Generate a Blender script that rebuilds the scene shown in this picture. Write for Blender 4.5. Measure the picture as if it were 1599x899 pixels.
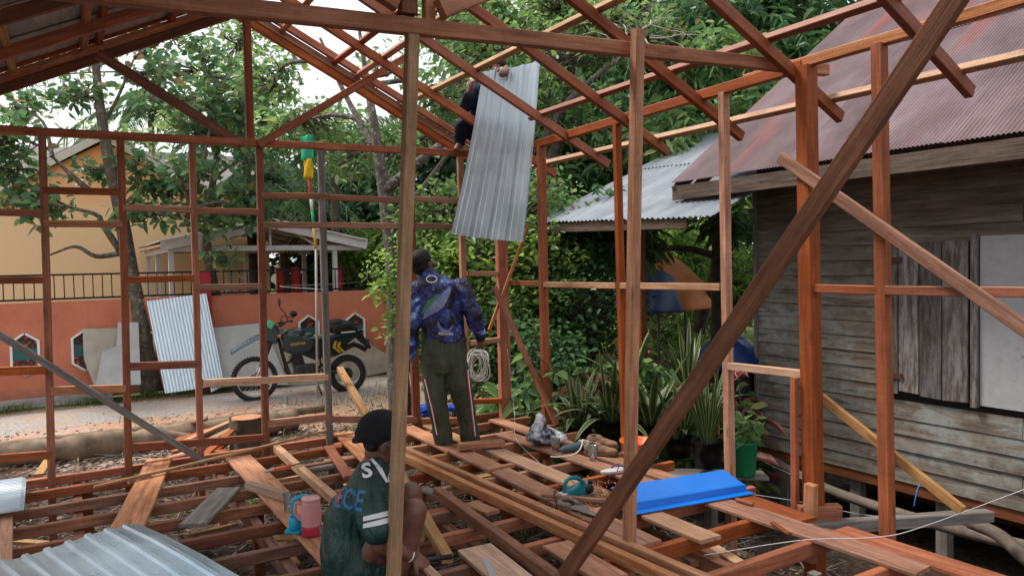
import bpy, bmesh, math, random
import numpy as np
from mathutils import Vector, Matrix, Euler, noise as mnoise
random.seed(7); rng = np.random.default_rng(7)
for o in list(bpy.data.objects): bpy.data.objects.remove(o)
sc = bpy.context.scene
COL = sc.collection
# ------------------------------------------------------------------ camera
TH = math.radians(31.2); FPX = 1150.0
CS, SN = math.cos(TH), math.sin(TH)
CAMP = Vector((0, 0, 1.54))
cam = bpy.data.cameras.new('camera'); cam.sensor_width = 36; cam.lens = FPX/1599*36
cam.clip_start = 0.05; cam.clip_end = 600
co = bpy.data.objects.new('camera', cam); COL.objects.link(co)
RM = Matrix.Rotation(-TH, 3, 'Z') @ Matrix.Rotation(math.radians(90-1.92), 3, 'X') @ Matrix.Rotation(math.radians(-1.15), 3, 'Z')
co.matrix_world = Matrix.Translation(CAMP) @ RM.to_4x4()
sc.camera = co
sc.render.resolution_x = 1024; sc.render.resolution_y = 575
# ------------------------------------------------------------------ light
SUN_DIR = Vector((-0.40, 0.50, 1.0)).normalized()      # towards the sun
sun_el = math.asin(SUN_DIR.z); sun_az = math.atan2(SUN_DIR.x, SUN_DIR.y)
w = bpy.data.worlds.new('World'); sc.world = w; w.use_nodes = True
nt = w.node_tree; bg = nt.nodes['Background']
sky = nt.nodes.new('ShaderNodeTexSky'); sky.sky_type = 'NISHITA'; sky.sun_disc = False
sky.sun_elevation = sun_el; sky.sun_rotation = sun_az; sky.air_density = 1.2; sky.dust_density = 6.0
mx = nt.nodes.new('ShaderNodeMix'); mx.data_type = 'RGBA'; mx.inputs[0].default_value = 0.62
mx.inputs[7].default_value = (12.2, 12.3, 12.7, 1)        # thin bright cloud over the whole sky
nt.links.new(sky.outputs[0], mx.inputs[6]); nt.links.new(mx.outputs[2], bg.inputs[0])
bg.inputs[1].default_value = 0.095
sl = bpy.data.lights.new('sun', 'SUN'); sl.energy = 2.8; sl.angle = math.radians(12); sl.color = (1, .95, .87)
so = bpy.data.objects.new('sun', sl); COL.objects.link(so)
so.rotation_euler = (-SUN_DIR).to_track_quat('-Z', 'Y').to_euler(); so.location = (0, 0, 20)
vs = sc.view_settings; vs.view_transform = 'Standard'; vs.look = 'None'; vs.exposure = 0.62; vs.gamma = 1
# ------------------------------------------------------------------ pixel helpers (photo pixels -> real points on real planes)
def ray(px, py): return (RM @ Vector(((px-799.5)/FPX, -(py-449.5)/FPX, -1))).normalized()
def on(px, py, axis, val):
    d = ray(px, py); t = (val-CAMP[axis])/d[axis]; return CAMP + d*t
def ox(px, py, v): return on(px, py, 0, v)
def oy(px, py, v): return on(px, py, 1, v)
def oz(px, py, v): return on(px, py, 2, v)
FWD = Vector((SN, CS, 0)); RGT = Vector((CS, -SN, 0))
def at(px, py, dep):
    d = ray(px, py); return CAMP + d*(dep/d.dot(FWD))
# ------------------------------------------------------------------ object helpers
def tag(o, label=None, cat=None, group=None, kind=None):
    if label: o['label'] = label
    if cat: o['category'] = cat
    if group: o['group'] = group
    if kind: o['kind'] = kind
    return o
def empty(name, label, cat, loc=(0,0,0), group=None, rz=0):
    o = bpy.data.objects.new(name, None); COL.objects.link(o); o.location = loc; o.rotation_euler = (0,0,rz)
    o.empty_display_size = .2
    return tag(o, label, cat, group)
def wm(o): return (wm(o.parent) if o.parent else Matrix.Identity(4)) @ o.matrix_basis
def link(name, me, mat=None, parent=None, M=None, smooth=False):
    if mat is not None and len(me.materials) == 0: me.materials.append(mat)
    if smooth: me.polygons.foreach_set('use_smooth', [True]*len(me.polygons))
    o = bpy.data.objects.new(name, me); COL.objects.link(o)
    if parent is not None:
        o.parent = parent
        if M is None: M = Matrix.Identity(4)
        P = wm(parent)
        o.matrix_basis = P.inverted() @ M
    elif M is not None: o.matrix_basis = M
    return o
def wlink(name, me, mat=None, parent=None, smooth=False):        # mesh given in world coordinates: recentre it on its base
    n = len(me.vertices); a = np.empty(n*3, 'f'); me.vertices.foreach_get('co', a); a = a.reshape(-1, 3)
    c = (a.min(0)+a.max(0))/2; c[2] = a[:, 2].min(); a -= c; me.vertices.foreach_set('co', a.ravel())
    M = Matrix.Translation(Vector([float(x) for x in c]))
    return link(name, me, mat, parent, M, smooth)
def mesh(name, v, f):
    me = bpy.data.meshes.new(name); me.from_pydata([tuple(x) for x in v], [], f); me.validate(); me.update(); return me
def bmend(bm, name):
    me = bpy.data.meshes.new(name); bmesh.ops.recalc_face_normals(bm, faces=bm.faces); bm.to_mesh(me); bm.free(); return me
# ------------------------------------------------------------------ materials
MATS = {}
def newmat(name):
    m = bpy.data.materials.new(name); m.use_nodes = True; n = m.node_tree
    return m, n, n.nodes['Principled BSDF']
def N(n, t, **k):
    x = n.nodes.new(t)
    for a, b in k.items(): setattr(x, a, b)
    return x
def ramp(n, src, stops):
    r = N(n, 'ShaderNodeValToRGB'); e = r.color_ramp.elements
    while len(e) < len(stops): e.new(.5)
    for q, (p, c) in enumerate(stops): e[q].position = p; e[q].color = (*c, 1)
    n.links.new(src, r.inputs[0]); return r.outputs[0]
def noisetex(n, vec, scale, detail=4, rough=.6):
    t = N(n, 'ShaderNodeTexNoise'); t.inputs['Scale'].default_value = scale; t.inputs['Detail'].default_value = detail; t.inputs['Roughness'].default_value = rough
    if vec is not None: n.links.new(vec, t.inputs['Vector'])
    return t
def coords(n, sc_=(1,1,1), rnd=True):
    tc = N(n, 'ShaderNodeTexCoord'); mp = N(n, 'ShaderNodeMapping'); mp.inputs['Scale'].default_value = sc_
    n.links.new(tc.outputs['Object'], mp.inputs[0])
    if rnd:
        oi = N(n, 'ShaderNodeObjectInfo'); mu = N(n, 'ShaderNodeMath', operation='MULTIPLY'); mu.inputs[1].default_value = 37.0
        n.links.new(oi.outputs['Random'], mu.inputs[0]); n.links.new(mu.outputs[0], mp.inputs['Location'])
    return mp.outputs[0]
def mixc(n, fac, a, b, mode='MIX'):
    m = N(n, 'ShaderNodeMix', data_type='RGBA', blend_type=mode)
    for s, v in ((0, fac), (6, a), (7, b)):
        if isinstance(v, (int, float)): m.inputs[s].default_value = v
        elif isinstance(v, tuple): m.inputs[s].default_value = (*v, 1)
        else: n.links.new(v, m.inputs[s])
    return m.outputs[2]
def bump(n, bs, h, st=.3, dist=.01):
    b = N(n, 'ShaderNodeBump'); b.inputs['Strength'].default_value = st; b.inputs['Distance'].default_value = dist
    n.links.new(h, b.inputs['Height']); n.links.new(b.outputs[0], bs.inputs['Normal'])
def wood(name, dark, mid, light, rough=.7, stain=.25, var=.35, stainc=None):
    m, n, bs = newmat(name)
    v = coords(n, (1.3, 16, 16)); t = noisetex(n, v, 2.2, 6, .62)
    c = ramp(n, t.outputs[0], [(.28, dark), (.5, mid), (.74, light)])
    v2 = coords(n, (1.4, 4, 4)); t2 = noisetex(n, v2, 2.2, 6, .7)
    sm = ramp(n, t2.outputs[0], [(.42, (0,0,0)), (.68, (1,1,1))])
    mm = N(n, 'ShaderNodeMath', operation='MULTIPLY'); mm.inputs[1].default_value = stain; n.links.new(sm, mm.inputs[0])
    c = mixc(n, mm.outputs[0], c, stainc or tuple(x*.45 for x in dark))
    v3 = coords(n, (3, 90, 90)); t3 = noisetex(n, v3, 1.5, 2)
    c = mixc(n, .42, c, t3.outputs[0], 'OVERLAY')
    vs4 = coords(n, (38, 2, 2)); t4 = noisetex(n, vs4, 1.6, 3, .7); c = mixc(n, .22, c, t4.outputs[0], 'OVERLAY')
    # knots
    vk = coords(n, (2.2, 9, 9)); vo = N(n, 'ShaderNodeTexVoronoi'); vo.inputs['Scale'].default_value = 1.0; n.links.new(vk, vo.inputs[0])
    kn = ramp(n, vo.outputs['Distance'], [(.05, (1,1,1)), (.13, (0,0,0))]); km = N(n, 'ShaderNodeMath', operation='MULTIPLY'); km.inputs[1].default_value = .55; n.links.new(kn, km.inputs[0])
    c = mixc(n, km.outputs[0], c, tuple(x*.4 for x in dark))
    oi = N(n, 'ShaderNodeObjectInfo'); hs = N(n, 'ShaderNodeHueSaturation')
    mr = N(n, 'ShaderNodeMapRange'); mr.inputs[3].default_value = 1-var; mr.inputs[4].default_value = 1+var; n.links.new(oi.outputs['Random'], mr.inputs[0])
    n.links.new(mr.outputs[0], hs.inputs['Value']); n.links.new(c, hs.inputs['Color'])
    mh = N(n, 'ShaderNodeMath', operation='FRACT'); m2 = N(n, 'ShaderNodeMath', operation='MULTIPLY'); m2.inputs[1].default_value = 7.3
    n.links.new(oi.outputs['Random'], m2.inputs[0]); n.links.new(m2.outputs[0], mh.inputs[0])
    mr2 = N(n, 'ShaderNodeMapRange'); mr2.inputs[3].default_value = .90; mr2.inputs[4].default_value = 1.14; n.links.new(mh.outputs[0], mr2.inputs[0]); n.links.new(mr2.outputs[0], hs.inputs['Saturation'])
    n.links.new(hs.outputs[0], bs.inputs['Base Color']); bs.inputs['Roughness'].default_value = rough; bs.inputs['Specular IOR Level'].default_value = .3
    bump(n, bs, t3.outputs[0], .5, .004)
    return m
W_RED = wood('red_timber', (.18,.055,.026), (.30,.092,.042), (.42,.15,.07), stain=.4)
W_ORG = wood('orange_timber', (.19,.056,.026), (.29,.088,.040), (.39,.135,.062), stain=.25, var=.15, rough=.55)
W_BRN = wood('brown_timber', (.24,.095,.045), (.42,.19,.10), (.56,.29,.17), stain=.35, var=.25)
W_PNK = wood('dull_pinkish_timber', (.19,.082,.048), (.31,.145,.09), (.42,.22,.15), stain=.45, var=.2)
W_PAL = wood('pale_timber', (.33,.19,.12), (.49,.29,.18), (.60,.40,.27), stain=.3, var=.2)
W_YEL = wood('yellow_timber', (.27,.145,.07), (.40,.23,.11), (.52,.33,.18), stain=.45, var=.15, stainc=(.10,.055,.03))
W_DRK = wood('dark_brown_timber', (.10,.034,.015), (.17,.060,.026), (.26,.10,.045), stain=.4, var=.1)
W_GRY = wood('weathered_grey_timber', (.11,.095,.085), (.20,.175,.155), (.32,.28,.25), stain=.4, var=.2)
W_TWN = wood('pale_orange_timber', (.30,.12,.05), (.46,.22,.11), (.58,.32,.18), stain=.3, var=.1)
W_JST = wood('joist_timber', (.12,.052,.03), (.24,.11,.068), (.38,.19,.125), stain=.45, var=.28)
W_FAS = wood('old_brown_board', (.045,.03,.022), (.095,.066,.05), (.16,.12,.095), stain=.5, var=.15)
def flat(name, c, rough=.6, metal=0, var=0, nscale=6, spec=.4, rnd=False, bmp=0):
    if name in MATS: return MATS[name]
    m, n, bs = newmat(name)
    v = coords(n, (1,1,1), rnd); t = noisetex(n, v, nscale, 5)
    k = max(var, .08)
    cc = ramp(n, t.outputs[0], [(.3, tuple(x*(1-k) for x in c)), (.7, tuple(min(1, x*(1+k)) for x in c))])
    n.links.new(cc, bs.inputs['Base Color'])
    bs.inputs['Roughness'].default_value = rough; bs.inputs['Metallic'].default_value = metal; bs.inputs['Specular IOR Level'].default_value = spec
    if bmp: bump(n, bs, t.outputs[0], bmp, .01)
    MATS[name] = m; return m
def leafmat(name, cols, trans=.35, rough=.45):
    m, n, bs = newmat(name)
    g = N(n, 'ShaderNodeNewGeometry'); c = ramp(n, g.outputs['Random Per Island'], [(q/(len(cols)-1), x) for q, x in enumerate(cols)])
    n.links.new(c, bs.inputs['Base Color']); bs.inputs['Roughness'].default_value = rough; bs.inputs['Specular IOR Level'].default_value = .45
    tr = N(n, 'ShaderNodeBsdfTranslucent'); hs = N(n, 'ShaderNodeHueSaturation'); hs.inputs['Value'].default_value = 1.9; hs.inputs['Hue'].default_value = .475
    n.links.new(c, hs.inputs['Color']); n.links.new(hs.outputs[0], tr.inputs[0])
    mi = N(n, 'ShaderNodeMixShader'); mi.inputs[0].default_value = trans
    out = n.nodes['Material Output']; n.links.new(bs.outputs[0], mi.inputs[1]); n.links.new(tr.outputs[0], mi.inputs[2]); n.links.new(mi.outputs[0], out.inputs[0])
    return m
# ------------------------------------------------------------------ timber builder
def frame_from(a, b, face=None):
    x = (b-a).normalized()
    up = Vector(face) if face is not None else Vector((0, 0, 1))
    if abs(x.dot(up)) > .97: up = Vector((0, 1, 0)) if abs(x.y) < .9 else Vector((1, 0, 0))
    y = up.cross(x).normalized(); z = x.cross(y).normalized()
    return Matrix((x, y, z)).transposed()
_tm = {}
def timber_mesh(L, w_, h, ch=.004, seg=1, warp=0., seed=0, key=None):
    rs = random.Random(seed)
    ch = min(ch, w_*.2, h*.2)
    prof = [(-w_/2+ch, -h/2), (w_/2-ch, -h/2), (w_/2, -h/2+ch), (w_/2, h/2-ch), (w_/2-ch, h/2), (-w_/2+ch, h/2), (-w_/2, h/2-ch), (-w_/2, -h/2+ch)]
    v = []; f = []
    ph = rs.random()*6; sk = (rs.random()-.5)*.5*w_
    for s in range(seg+1):
        t = s/seg
        dy = math.sin(t*math.pi)*warp*(rs.random()*.4+.8)*math.cos(ph); dz = math.sin(t*math.pi)*warp*math.sin(ph)*.5
        for (y, z) in prof:
            xx = L*t
            if s == 0: xx += sk*y/w_*.4
            if s == seg: xx -= sk*y/w_*.4
            v.append((xx, y+dy, z+dz))
    for s in range(seg):
        for q in range(8):
            a = s*8+q; b = s*8+(q+1) % 8
            f.append((a, a+8, b+8, b))
    f.append(tuple(range(8))); f.append(tuple(range(seg*8+7, seg*8-1, -1)))
    me = bpy.data.meshes.new('timber'); me.from_pydata(v, [], f)
    return me
TS = [0]
def timber(name, a, b, w_, h, mat, parent=None, face=None, seg=1, warp=0., label=None, cat=None, group=None, ch=.004):
    a = Vector(a); b = Vector(b); TS[0] += 1
    me = timber_mesh((b-a).length, w_, h, ch, seg, warp, TS[0])
    M = Matrix.Translation(a) @ frame_from(a, b, face).to_4x4()
    o = link(name, me, mat, parent, M)
    if label: o['label'] = label
    if cat: o['category'] = cat
    if group: o['group'] = group
    return o
# generic primitives into bmesh (world coordinates or local)
def add_box(bm, c, s, rot=None, bev=0.0):
    r = bmesh.ops.create_cube(bm, size=1); vs_ = r['verts']
    M = Matrix.Translation(c) @ ((rot or Matrix.Identity(3)).to_4x4()) @ Matrix.Diagonal((*s, 1))
    bmesh.ops.transform(bm, matrix=M, verts=vs_)
    if bev:
        es = {e for v in vs_ for e in v.link_edges}
        bmesh.ops.bevel(bm, geom=list(es), offset=bev, segments=2, affect='EDGES', profile=.6)
def add_tube(bm, pts, rad, n=8, cap=True, flat_=None):
    pts = [Vector(p) for p in pts]
    if not hasattr(rad, '__len__'): rad = [rad]*len(pts)
    rings = []; prev = None
    for q, p in enumerate(pts):
        d = (pts[min(q+1, len(pts)-1)]-pts[max(q-1, 0)])
        d = d.normalized() if d.length > 1e-9 else Vector((0,0,1))
        if prev is None: u = d.orthogonal().normalized()
        else: u = (prev - d*prev.dot(d)); u = u.normalized() if u.length > 1e-6 else d.orthogonal().normalized()
        prev = u; v = d.cross(u)
        r = rad[q]; ru, rv = (r if hasattr(r, '__len__') else (r, r))
        rings.append([bm.verts.new(p + u*math.cos(2*math.pi*k/n)*ru + v*math.sin(2*math.pi*k/n)*rv) for k in range(n)])
    for a, b in zip(rings, rings[1:]):
        for k in range(n): bm.faces.new((a[k], a[(k+1) % n], b[(k+1) % n], b[k]))
    if cap:
        bm.faces.new(rings[0][::-1]); bm.faces.new(rings[-1])
def add_ell(bm, c, r, rot=None, u=14, v=10):
    res = bmesh.ops.create_uvsphere(bm, u_segments=u, v_segments=v, radius=1)
    if not hasattr(r, '__len__'): r = (r, r, r)
    M = Matrix.Translation(c) @ ((rot or Matrix.Identity(3)).to_4x4()) @ Matrix.Diagonal((*r, 1))
    bmesh.ops.transform(bm, matrix=M, verts=res['verts'])
def add_lathe(bm, c, prof, n=24, rot=None, closed=False):
    rings = []
    R = rot or Matrix.Identity(3); c = Vector(c)
    for (r, z) in prof: rings.append([bm.verts.new(c + R @ Vector((r*math.cos(2*math.pi*k/n), r*math.sin(2*math.pi*k/n), z))) for k in range(n)])
    for a, b in zip(rings, rings[1:]):
        for k in range(n): bm.faces.new((a[k], a[(k+1) % n], b[(k+1) % n], b[k]))
    if closed: bm.faces.new(rings[0][::-1]); bm.faces.new(rings[-1])
def add_prism(bm, poly, axis_vec):                   # poly: list of points (Vector), extruded along vector
    a = [bm.verts.new(p) for p in poly]; b = [bm.verts.new(Vector(p)+Vector(axis_vec)) for p in poly]
    bm.faces.new(a[::-1]); bm.faces.new(b)
    for k in range(len(a)): bm.faces.new((a[k], a[(k+1) % len(a)], b[(k+1) % len(a)], b[k]))
def tube_obj(name, pts, rad, mat, parent=None, n=8, smooth=True):
    bm = bmesh.new(); add_tube(bm, pts, rad, n); return wlink(name, bmend(bm, name), mat, parent, smooth)
def bez(pts, n=8):                                   # Catmull-Rom through points
    pts = [Vector(p) for p in pts]; P = [pts[0]*2-pts[1]]+pts+[pts[-1]*2-pts[-2]]; out = []
    for k in range(1, len(P)-2):
        for s in range(n):
            t = s/n; a, b, c, d = P[k-1], P[k], P[k+1], P[k+2]
            out.append(.5*((2*b)+(-a+c)*t+(2*a-5*b+4*c-d)*t*t+(-a+3*b-3*c+d)*t**3))
    out.append(pts[-1]); return out
# profiled metal sheet: origin, across direction U (width W), along direction V (length L)
def sheet_mesh(W, L, kind='sine', period=.076, amp=.009, rows=3, bend=None, jit=0):
    xs = []
    if kind == 'sine':
        nseg = max(8, int(W/period*6))
        xs = [(W*k/nseg, amp*math.sin(2*math.pi*(W*k/nseg)/period)) for k in range(nseg+1)]
    else:
        nr = max(1, int(round(W/period)))
        for k in range(nr):
            x0 = W*k/nr; p = W/nr
            xs += [(x0, 0), (x0+p*.52, 0), (x0+p*.60, amp), (x0+p*.64, amp*1.02), (x0+p*.82, amp*1.02), (x0+p*.86, amp), (x0+p*.94, 0)]
            if kind == 'rib2': xs[-6:-6] = [(x0+p*.2, 0), (x0+p*.24, amp*.25), (x0+p*.28, 0)]
        xs.append((W, 0))
    n = len(xs); v = []; f = []
    for r in range(rows+1):
        t = r/rows
        for (x, z) in xs:
            dz = bend(x/W, t) if bend else 0
            v.append((x, L*t, z+dz))
    for r in range(rows):
        for k in range(n-1):
            a = r*n+k; f.append((a, a+1, a+n+1, a+n))
    # thin underside so that it has real thickness
    m0 = len(v); v += [(x, y, z-.0012) for (x, y, z) in v]; f += [tuple(m0+q for q in reversed(q4)) for q4 in f]
    R = rows*n
    for k in range(n-1):
        f.append((k, m0+k, m0+k+1, k+1)); f.append((R+k+1, m0+R+k+1, m0+R+k, R+k))
    for r in range(rows):
        a, b = r*n, (r+1)*n; f.append((b, m0+b, m0+a, a)); a, b = a+n-1, b+n-1; f.append((a, m0+a, m0+b, b))
    me = bpy.data.meshes.new('sheet'); me.from_pydata(v, [], f); return me
def uvframe(o_, u, v):
    u = Vector(u).normalized(); v = Vector(v); v = (v-u*v.dot(u)).normalized(); z = u.cross(v)
    return Matrix.Translation(o_) @ Matrix((u, v, z)).transposed().to_4x4()
def metal(name, c1, c2, rough=.35, met=.75, streak=(1,1,1), scale=3, rust=0, rustc=(.3,.06,.03), var=.0):
    m, n, bs = newmat(name)
    v = coords(n, streak); t = noisetex(n, v, scale, 5, .6)
    c = ramp(n, t.outputs[0], [(.32, c1), (.68, c2)])
    if rust:
        t2 = noisetex(n, coords(n, (streak[0]*.7, streak[1]*.6, 1)), scale*.5, 6, .7)
        rm = ramp(n, t2.outputs[0], [(.62-rust*.2, (0,0,0)), (.75-rust*.1, (1,1,1))])
        c = mixc(n, rm, c, rustc)
    if var:
        oi = N(n, 'ShaderNodeObjectInfo'); hs = N(n, 'ShaderNodeHueSaturation'); mr = N(n, 'ShaderNodeMapRange'); mr.inputs[3].default_value = 1-var; mr.inputs[4].default_value = 1+var
        n.links.new(oi.outputs['Random'], mr.inputs[0]); n.links.new(mr.outputs[0], hs.inputs['Value']); n.links.new(c, hs.inputs['Color']); c = hs.outputs[0]
    n.links.new(c, bs.inputs['Base Color']); bs.inputs['Metallic'].default_value = met
    rr = N(n, 'ShaderNodeMapRange'); rr.inputs[3].default_value = rough*.8; rr.inputs[4].default_value = rough*1.3; n.links.new(t.outputs[0], rr.inputs[0]); n.links.new(rr.outputs[0], bs.inputs['Roughness'])
    return m
M_ZINC = metal('galvanised_sheet', (.38,.45,.49), (.50,.57,.61), .36, .5, (1,.2,1), 1.5)
M_ZINC2 = metal('old_zinc_underside', (.24,.24,.23), (.40,.40,.38), .6, .2, (1,6,1), 3, .3, (.12,.07,.05))
# ================================================================== GROUND
def hgt(x, y):
    s = lambda a, b, t: max(0, min(1, (t-a)/(b-a)))
    z = -.62 + .05*s(9, 11.5, y)
    z += -.45*s(4.0, 5.4, x)*(1-s(5.2, 7.0, y))              # hollow under the plank house
    z += .03*mnoise.noise(Vector((x*.8, y*.8, 0))) + .012*mnoise.noise(Vector((x*4, y*4, 3)))
    if y > 19: z += (y-19)*.01
    return z
def axis_(a, b, f0, f1, fine, coarse):
    r = []; x = a
    while x < b:
        r.append(x); x += fine if f0 <= x <= f1 else coarse
    r.append(b); return r
gx = [-300,-150,-80,-40,-20] + axis_(-12, 16, -3, 9, .16, 1.0) + [22,40,80,150,300]
gy = [-200,-60,-20,-8] + axis_(-4, 24, 2, 13, .16, 1.0) + [30,45,80,150,400]
v = [(x, y, hgt(x, y)) for y in gy for x in gx]; nx = len(gx)
f = [(j*nx+i, j*nx+i+1, (j+1)*nx+i+1, (j+1)*nx+i) for j in range(len(gy)-1) for i in range(nx-1)]
m, n, bs = newmat('earth_ground')
tc = N(n, 'ShaderNodeTexCoord'); sp = N(n, 'ShaderNodeSeparateXYZ'); n.links.new(tc.outputs['Object'], sp.inputs[0])
t1 = noisetex(n, tc.outputs['Object'], 1.1, 6, .65); t2 = noisetex(n, tc.outputs['Object'], 14, 5, .7)
t0 = noisetex(n, tc.outputs['Object'], .6, 4, .6)
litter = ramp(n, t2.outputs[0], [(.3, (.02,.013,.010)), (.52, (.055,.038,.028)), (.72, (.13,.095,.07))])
sand = ramp(n, t2.outputs[0], [(.3, (.26,.14,.085)), (.55, (.42,.25,.16)), (.75, (.55,.38,.27))])
sand = mixc(n, ramp(n, t1.outputs[0], [(.4, (0,0,0)), (.6, (.6,.6,.6))]), sand, (.42,.36,.32))
grass = ramp(n, t2.outputs[0], [(.3, (.03,.045,.012)), (.7, (.10,.13,.04))])
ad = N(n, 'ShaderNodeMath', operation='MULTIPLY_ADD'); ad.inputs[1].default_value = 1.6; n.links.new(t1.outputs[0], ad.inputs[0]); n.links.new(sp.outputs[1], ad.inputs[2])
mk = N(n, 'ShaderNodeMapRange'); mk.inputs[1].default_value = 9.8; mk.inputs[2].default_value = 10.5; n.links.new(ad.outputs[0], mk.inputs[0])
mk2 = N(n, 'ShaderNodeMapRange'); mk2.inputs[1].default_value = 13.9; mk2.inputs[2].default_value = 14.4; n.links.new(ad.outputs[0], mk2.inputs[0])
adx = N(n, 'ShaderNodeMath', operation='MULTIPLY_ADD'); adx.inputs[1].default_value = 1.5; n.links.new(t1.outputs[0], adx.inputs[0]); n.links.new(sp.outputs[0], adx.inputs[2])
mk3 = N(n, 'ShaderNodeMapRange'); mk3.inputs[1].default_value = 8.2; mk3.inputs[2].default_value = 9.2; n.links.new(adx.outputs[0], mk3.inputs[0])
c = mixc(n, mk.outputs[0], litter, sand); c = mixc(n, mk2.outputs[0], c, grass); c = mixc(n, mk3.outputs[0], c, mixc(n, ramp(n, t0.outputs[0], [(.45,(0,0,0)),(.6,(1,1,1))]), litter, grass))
n.links.new(c, bs.inputs['Base Color']); bs.inputs['Roughness'].default_value = .95; bs.inputs['Specular IOR Level'].default_value = .15
bump(n, bs, t2.outputs[0], .7, .03)
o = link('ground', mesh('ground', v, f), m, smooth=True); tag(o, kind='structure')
# gravel road in front of the boundary wall
v = []; f = []; xs = [-30+.5*k for k in range(0, 71)]
for x in xs:
    y0 = 11.6+.35*mnoise.noise(Vector((x*.7, 0, 5)))+.12*mnoise.noise(Vector((x*3, 0, 9))); y1 = 13.25+.1*mnoise.noise(Vector((x*1.5, 4, 5)))
    for k in range(6):
        y = y0+(y1-y0)*k/5
        v.append((x, y, hgt(x, y)+.012+(.02 if 0 < k < 5 else -.014)))
f = [(i*6+k, (i+1)*6+k, (i+1)*6+k+1, i*6+k+1) for i in range(len(xs)-1) for k in range(5)]
m, n, bs = newmat('gravel_road_surface'); tc = N(n, 'ShaderNodeTexCoord')
t = noisetex(n, tc.outputs['Object'], 22, 5, .75); t2 = noisetex(n, tc.outputs['Object'], 1.8, 4)
c = ramp(n, t.outputs[0], [(.32, (.14,.13,.125)), (.5, (.31,.30,.29)), (.7, (.48,.46,.45))])
c = mixc(n, ramp(n, t2.outputs[0], [(.42, (.15,.15,.15)), (.62, (.85,.85,.85))]), c, (.36,.25,.18)); n.links.new(c, bs.inputs['Base Color']); bs.inputs['Roughness'].default_value = .95
bump(n, bs, t.outputs[0], .8, .02)
o = link('road', mesh('road', v, f), m, smooth=True); tag(o, kind='structure')
# pebbles on the road edge and dirt (loose stuff)
def scatter_mesh(name, pts, fn):
    vv = []; ff = []
    for p in pts:
        a, b = fn(p); k = len(vv); vv += a; ff += [tuple(q+k for q in t_) for t_ in b]
    return mesh(name, vv, ff)
def pebble(p):
    r = p[3]; z = p[2]; a = random.random()*3
    pts = [(math.cos(a+k*math.pi*2/5)*r*random.uniform(.7,1.2), math.sin(a+k*math.pi*2/5)*r*random.uniform(.7,1.2)) for k in range(5)]
    vs_ = [(p[0]+x, p[1]+y, z-.005) for x, y in pts]+[(p[0]+x*.6, p[1]+y*.6, z+r*.5) for x, y in pts]
    return vs_, [(k, (k+1) % 5, 5+(k+1) % 5, 5+k) for k in range(5)]+[(5,6,7,8,9)]
pts = []
for _ in range(2600):
    x = random.uniform(-3, 6); y = random.uniform(8.6, 13.2); pts.append((x, y, hgt(x, y)+.01, random.uniform(.008, .03)))
def islandmat(name, cols, rough=.9):
    m, n, bs = newmat(name); g = N(n, 'ShaderNodeNewGeometry'); c = ramp(n, g.outputs['Random Per Island'], [(q/(len(cols)-1), x) for q, x in enumerate(cols)])
    t = noisetex(n, coords(n, (1,1,1), False), 30, 3); c = mixc(n, .3, c, t.outputs[0], 'OVERLAY'); n.links.new(c, bs.inputs['Base Color']); bs.inputs['Roughness'].default_value = rough; return m
o = link('pebbles', scatter_mesh('pebbles', pts, pebble), islandmat('pebble_stone', [(.15,.12,.1),(.5,.45,.4),(.3,.2,.14),(.62,.58,.54)])); tag(o, 'scattered small stones and chips on the road and dirt', 'gravel', kind='stuff')
# leaf litter and wood chips under the floor
def chip(p):
    a = random.random()*6.28; L = p[3]; w_ = L*random.uniform(.2,.5); d = Vector((math.cos(a), math.sin(a), random.uniform(-.5,.5)))*L; e = Vector((-math.sin(a), math.cos(a), random.uniform(-.5,.5)))*w_
    c = Vector(p[:3]); return [tuple(c-d), tuple(c+e), tuple(c+d), tuple(c-e+Vector((0,0,.01)))], [(0,1,2),(0,2,3)]
pts = []
for _ in range(15000):
    x = random.uniform(-1.6, 5.2); y = random.uniform(1.6, 9.9); pts.append((x, y, hgt(x, y)+random.uniform(.0,.05), random.uniform(.012, .05)))
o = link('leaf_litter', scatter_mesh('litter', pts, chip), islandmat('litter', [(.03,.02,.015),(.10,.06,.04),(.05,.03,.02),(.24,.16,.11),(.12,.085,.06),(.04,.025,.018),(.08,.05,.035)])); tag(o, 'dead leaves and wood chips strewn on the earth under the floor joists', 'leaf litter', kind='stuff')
def stick(p):
    a = random.random()*6.28; L = random.uniform(.1,.4); r = random.uniform(.003,.009); c = Vector(p[:3]); d = Vector((math.cos(a), math.sin(a), random.uniform(-.1,.25)))*L
    u = d.orthogonal().normalized()*r; w2 = d.cross(u).normalized()*r
    vs_ = [tuple(c+q) for q in (u, w2*1.0-u*.5, -w2-u*.5)]+[tuple(c+d+q*.6) for q in (u, w2-u*.5, -w2-u*.5)]
    return vs_, [(0,1,4,3),(1,2,5,4),(2,0,3,5)]
pts = []
for _ in range(2200):
    x = random.uniform(-1.6, 5.2); y = random.uniform(2.0, 9.6); pts.append((x, y, hgt(x, y)+.04, 0))
o = link('twigs', scatter_mesh('twigs', pts, stick), islandmat('twigs', [(.11,.09,.07),(.20,.16,.13),(.06,.045,.035)])); tag(o, 'dry twigs and sticks lying on the earth under the floor', 'twigs', kind='stuff')
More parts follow.
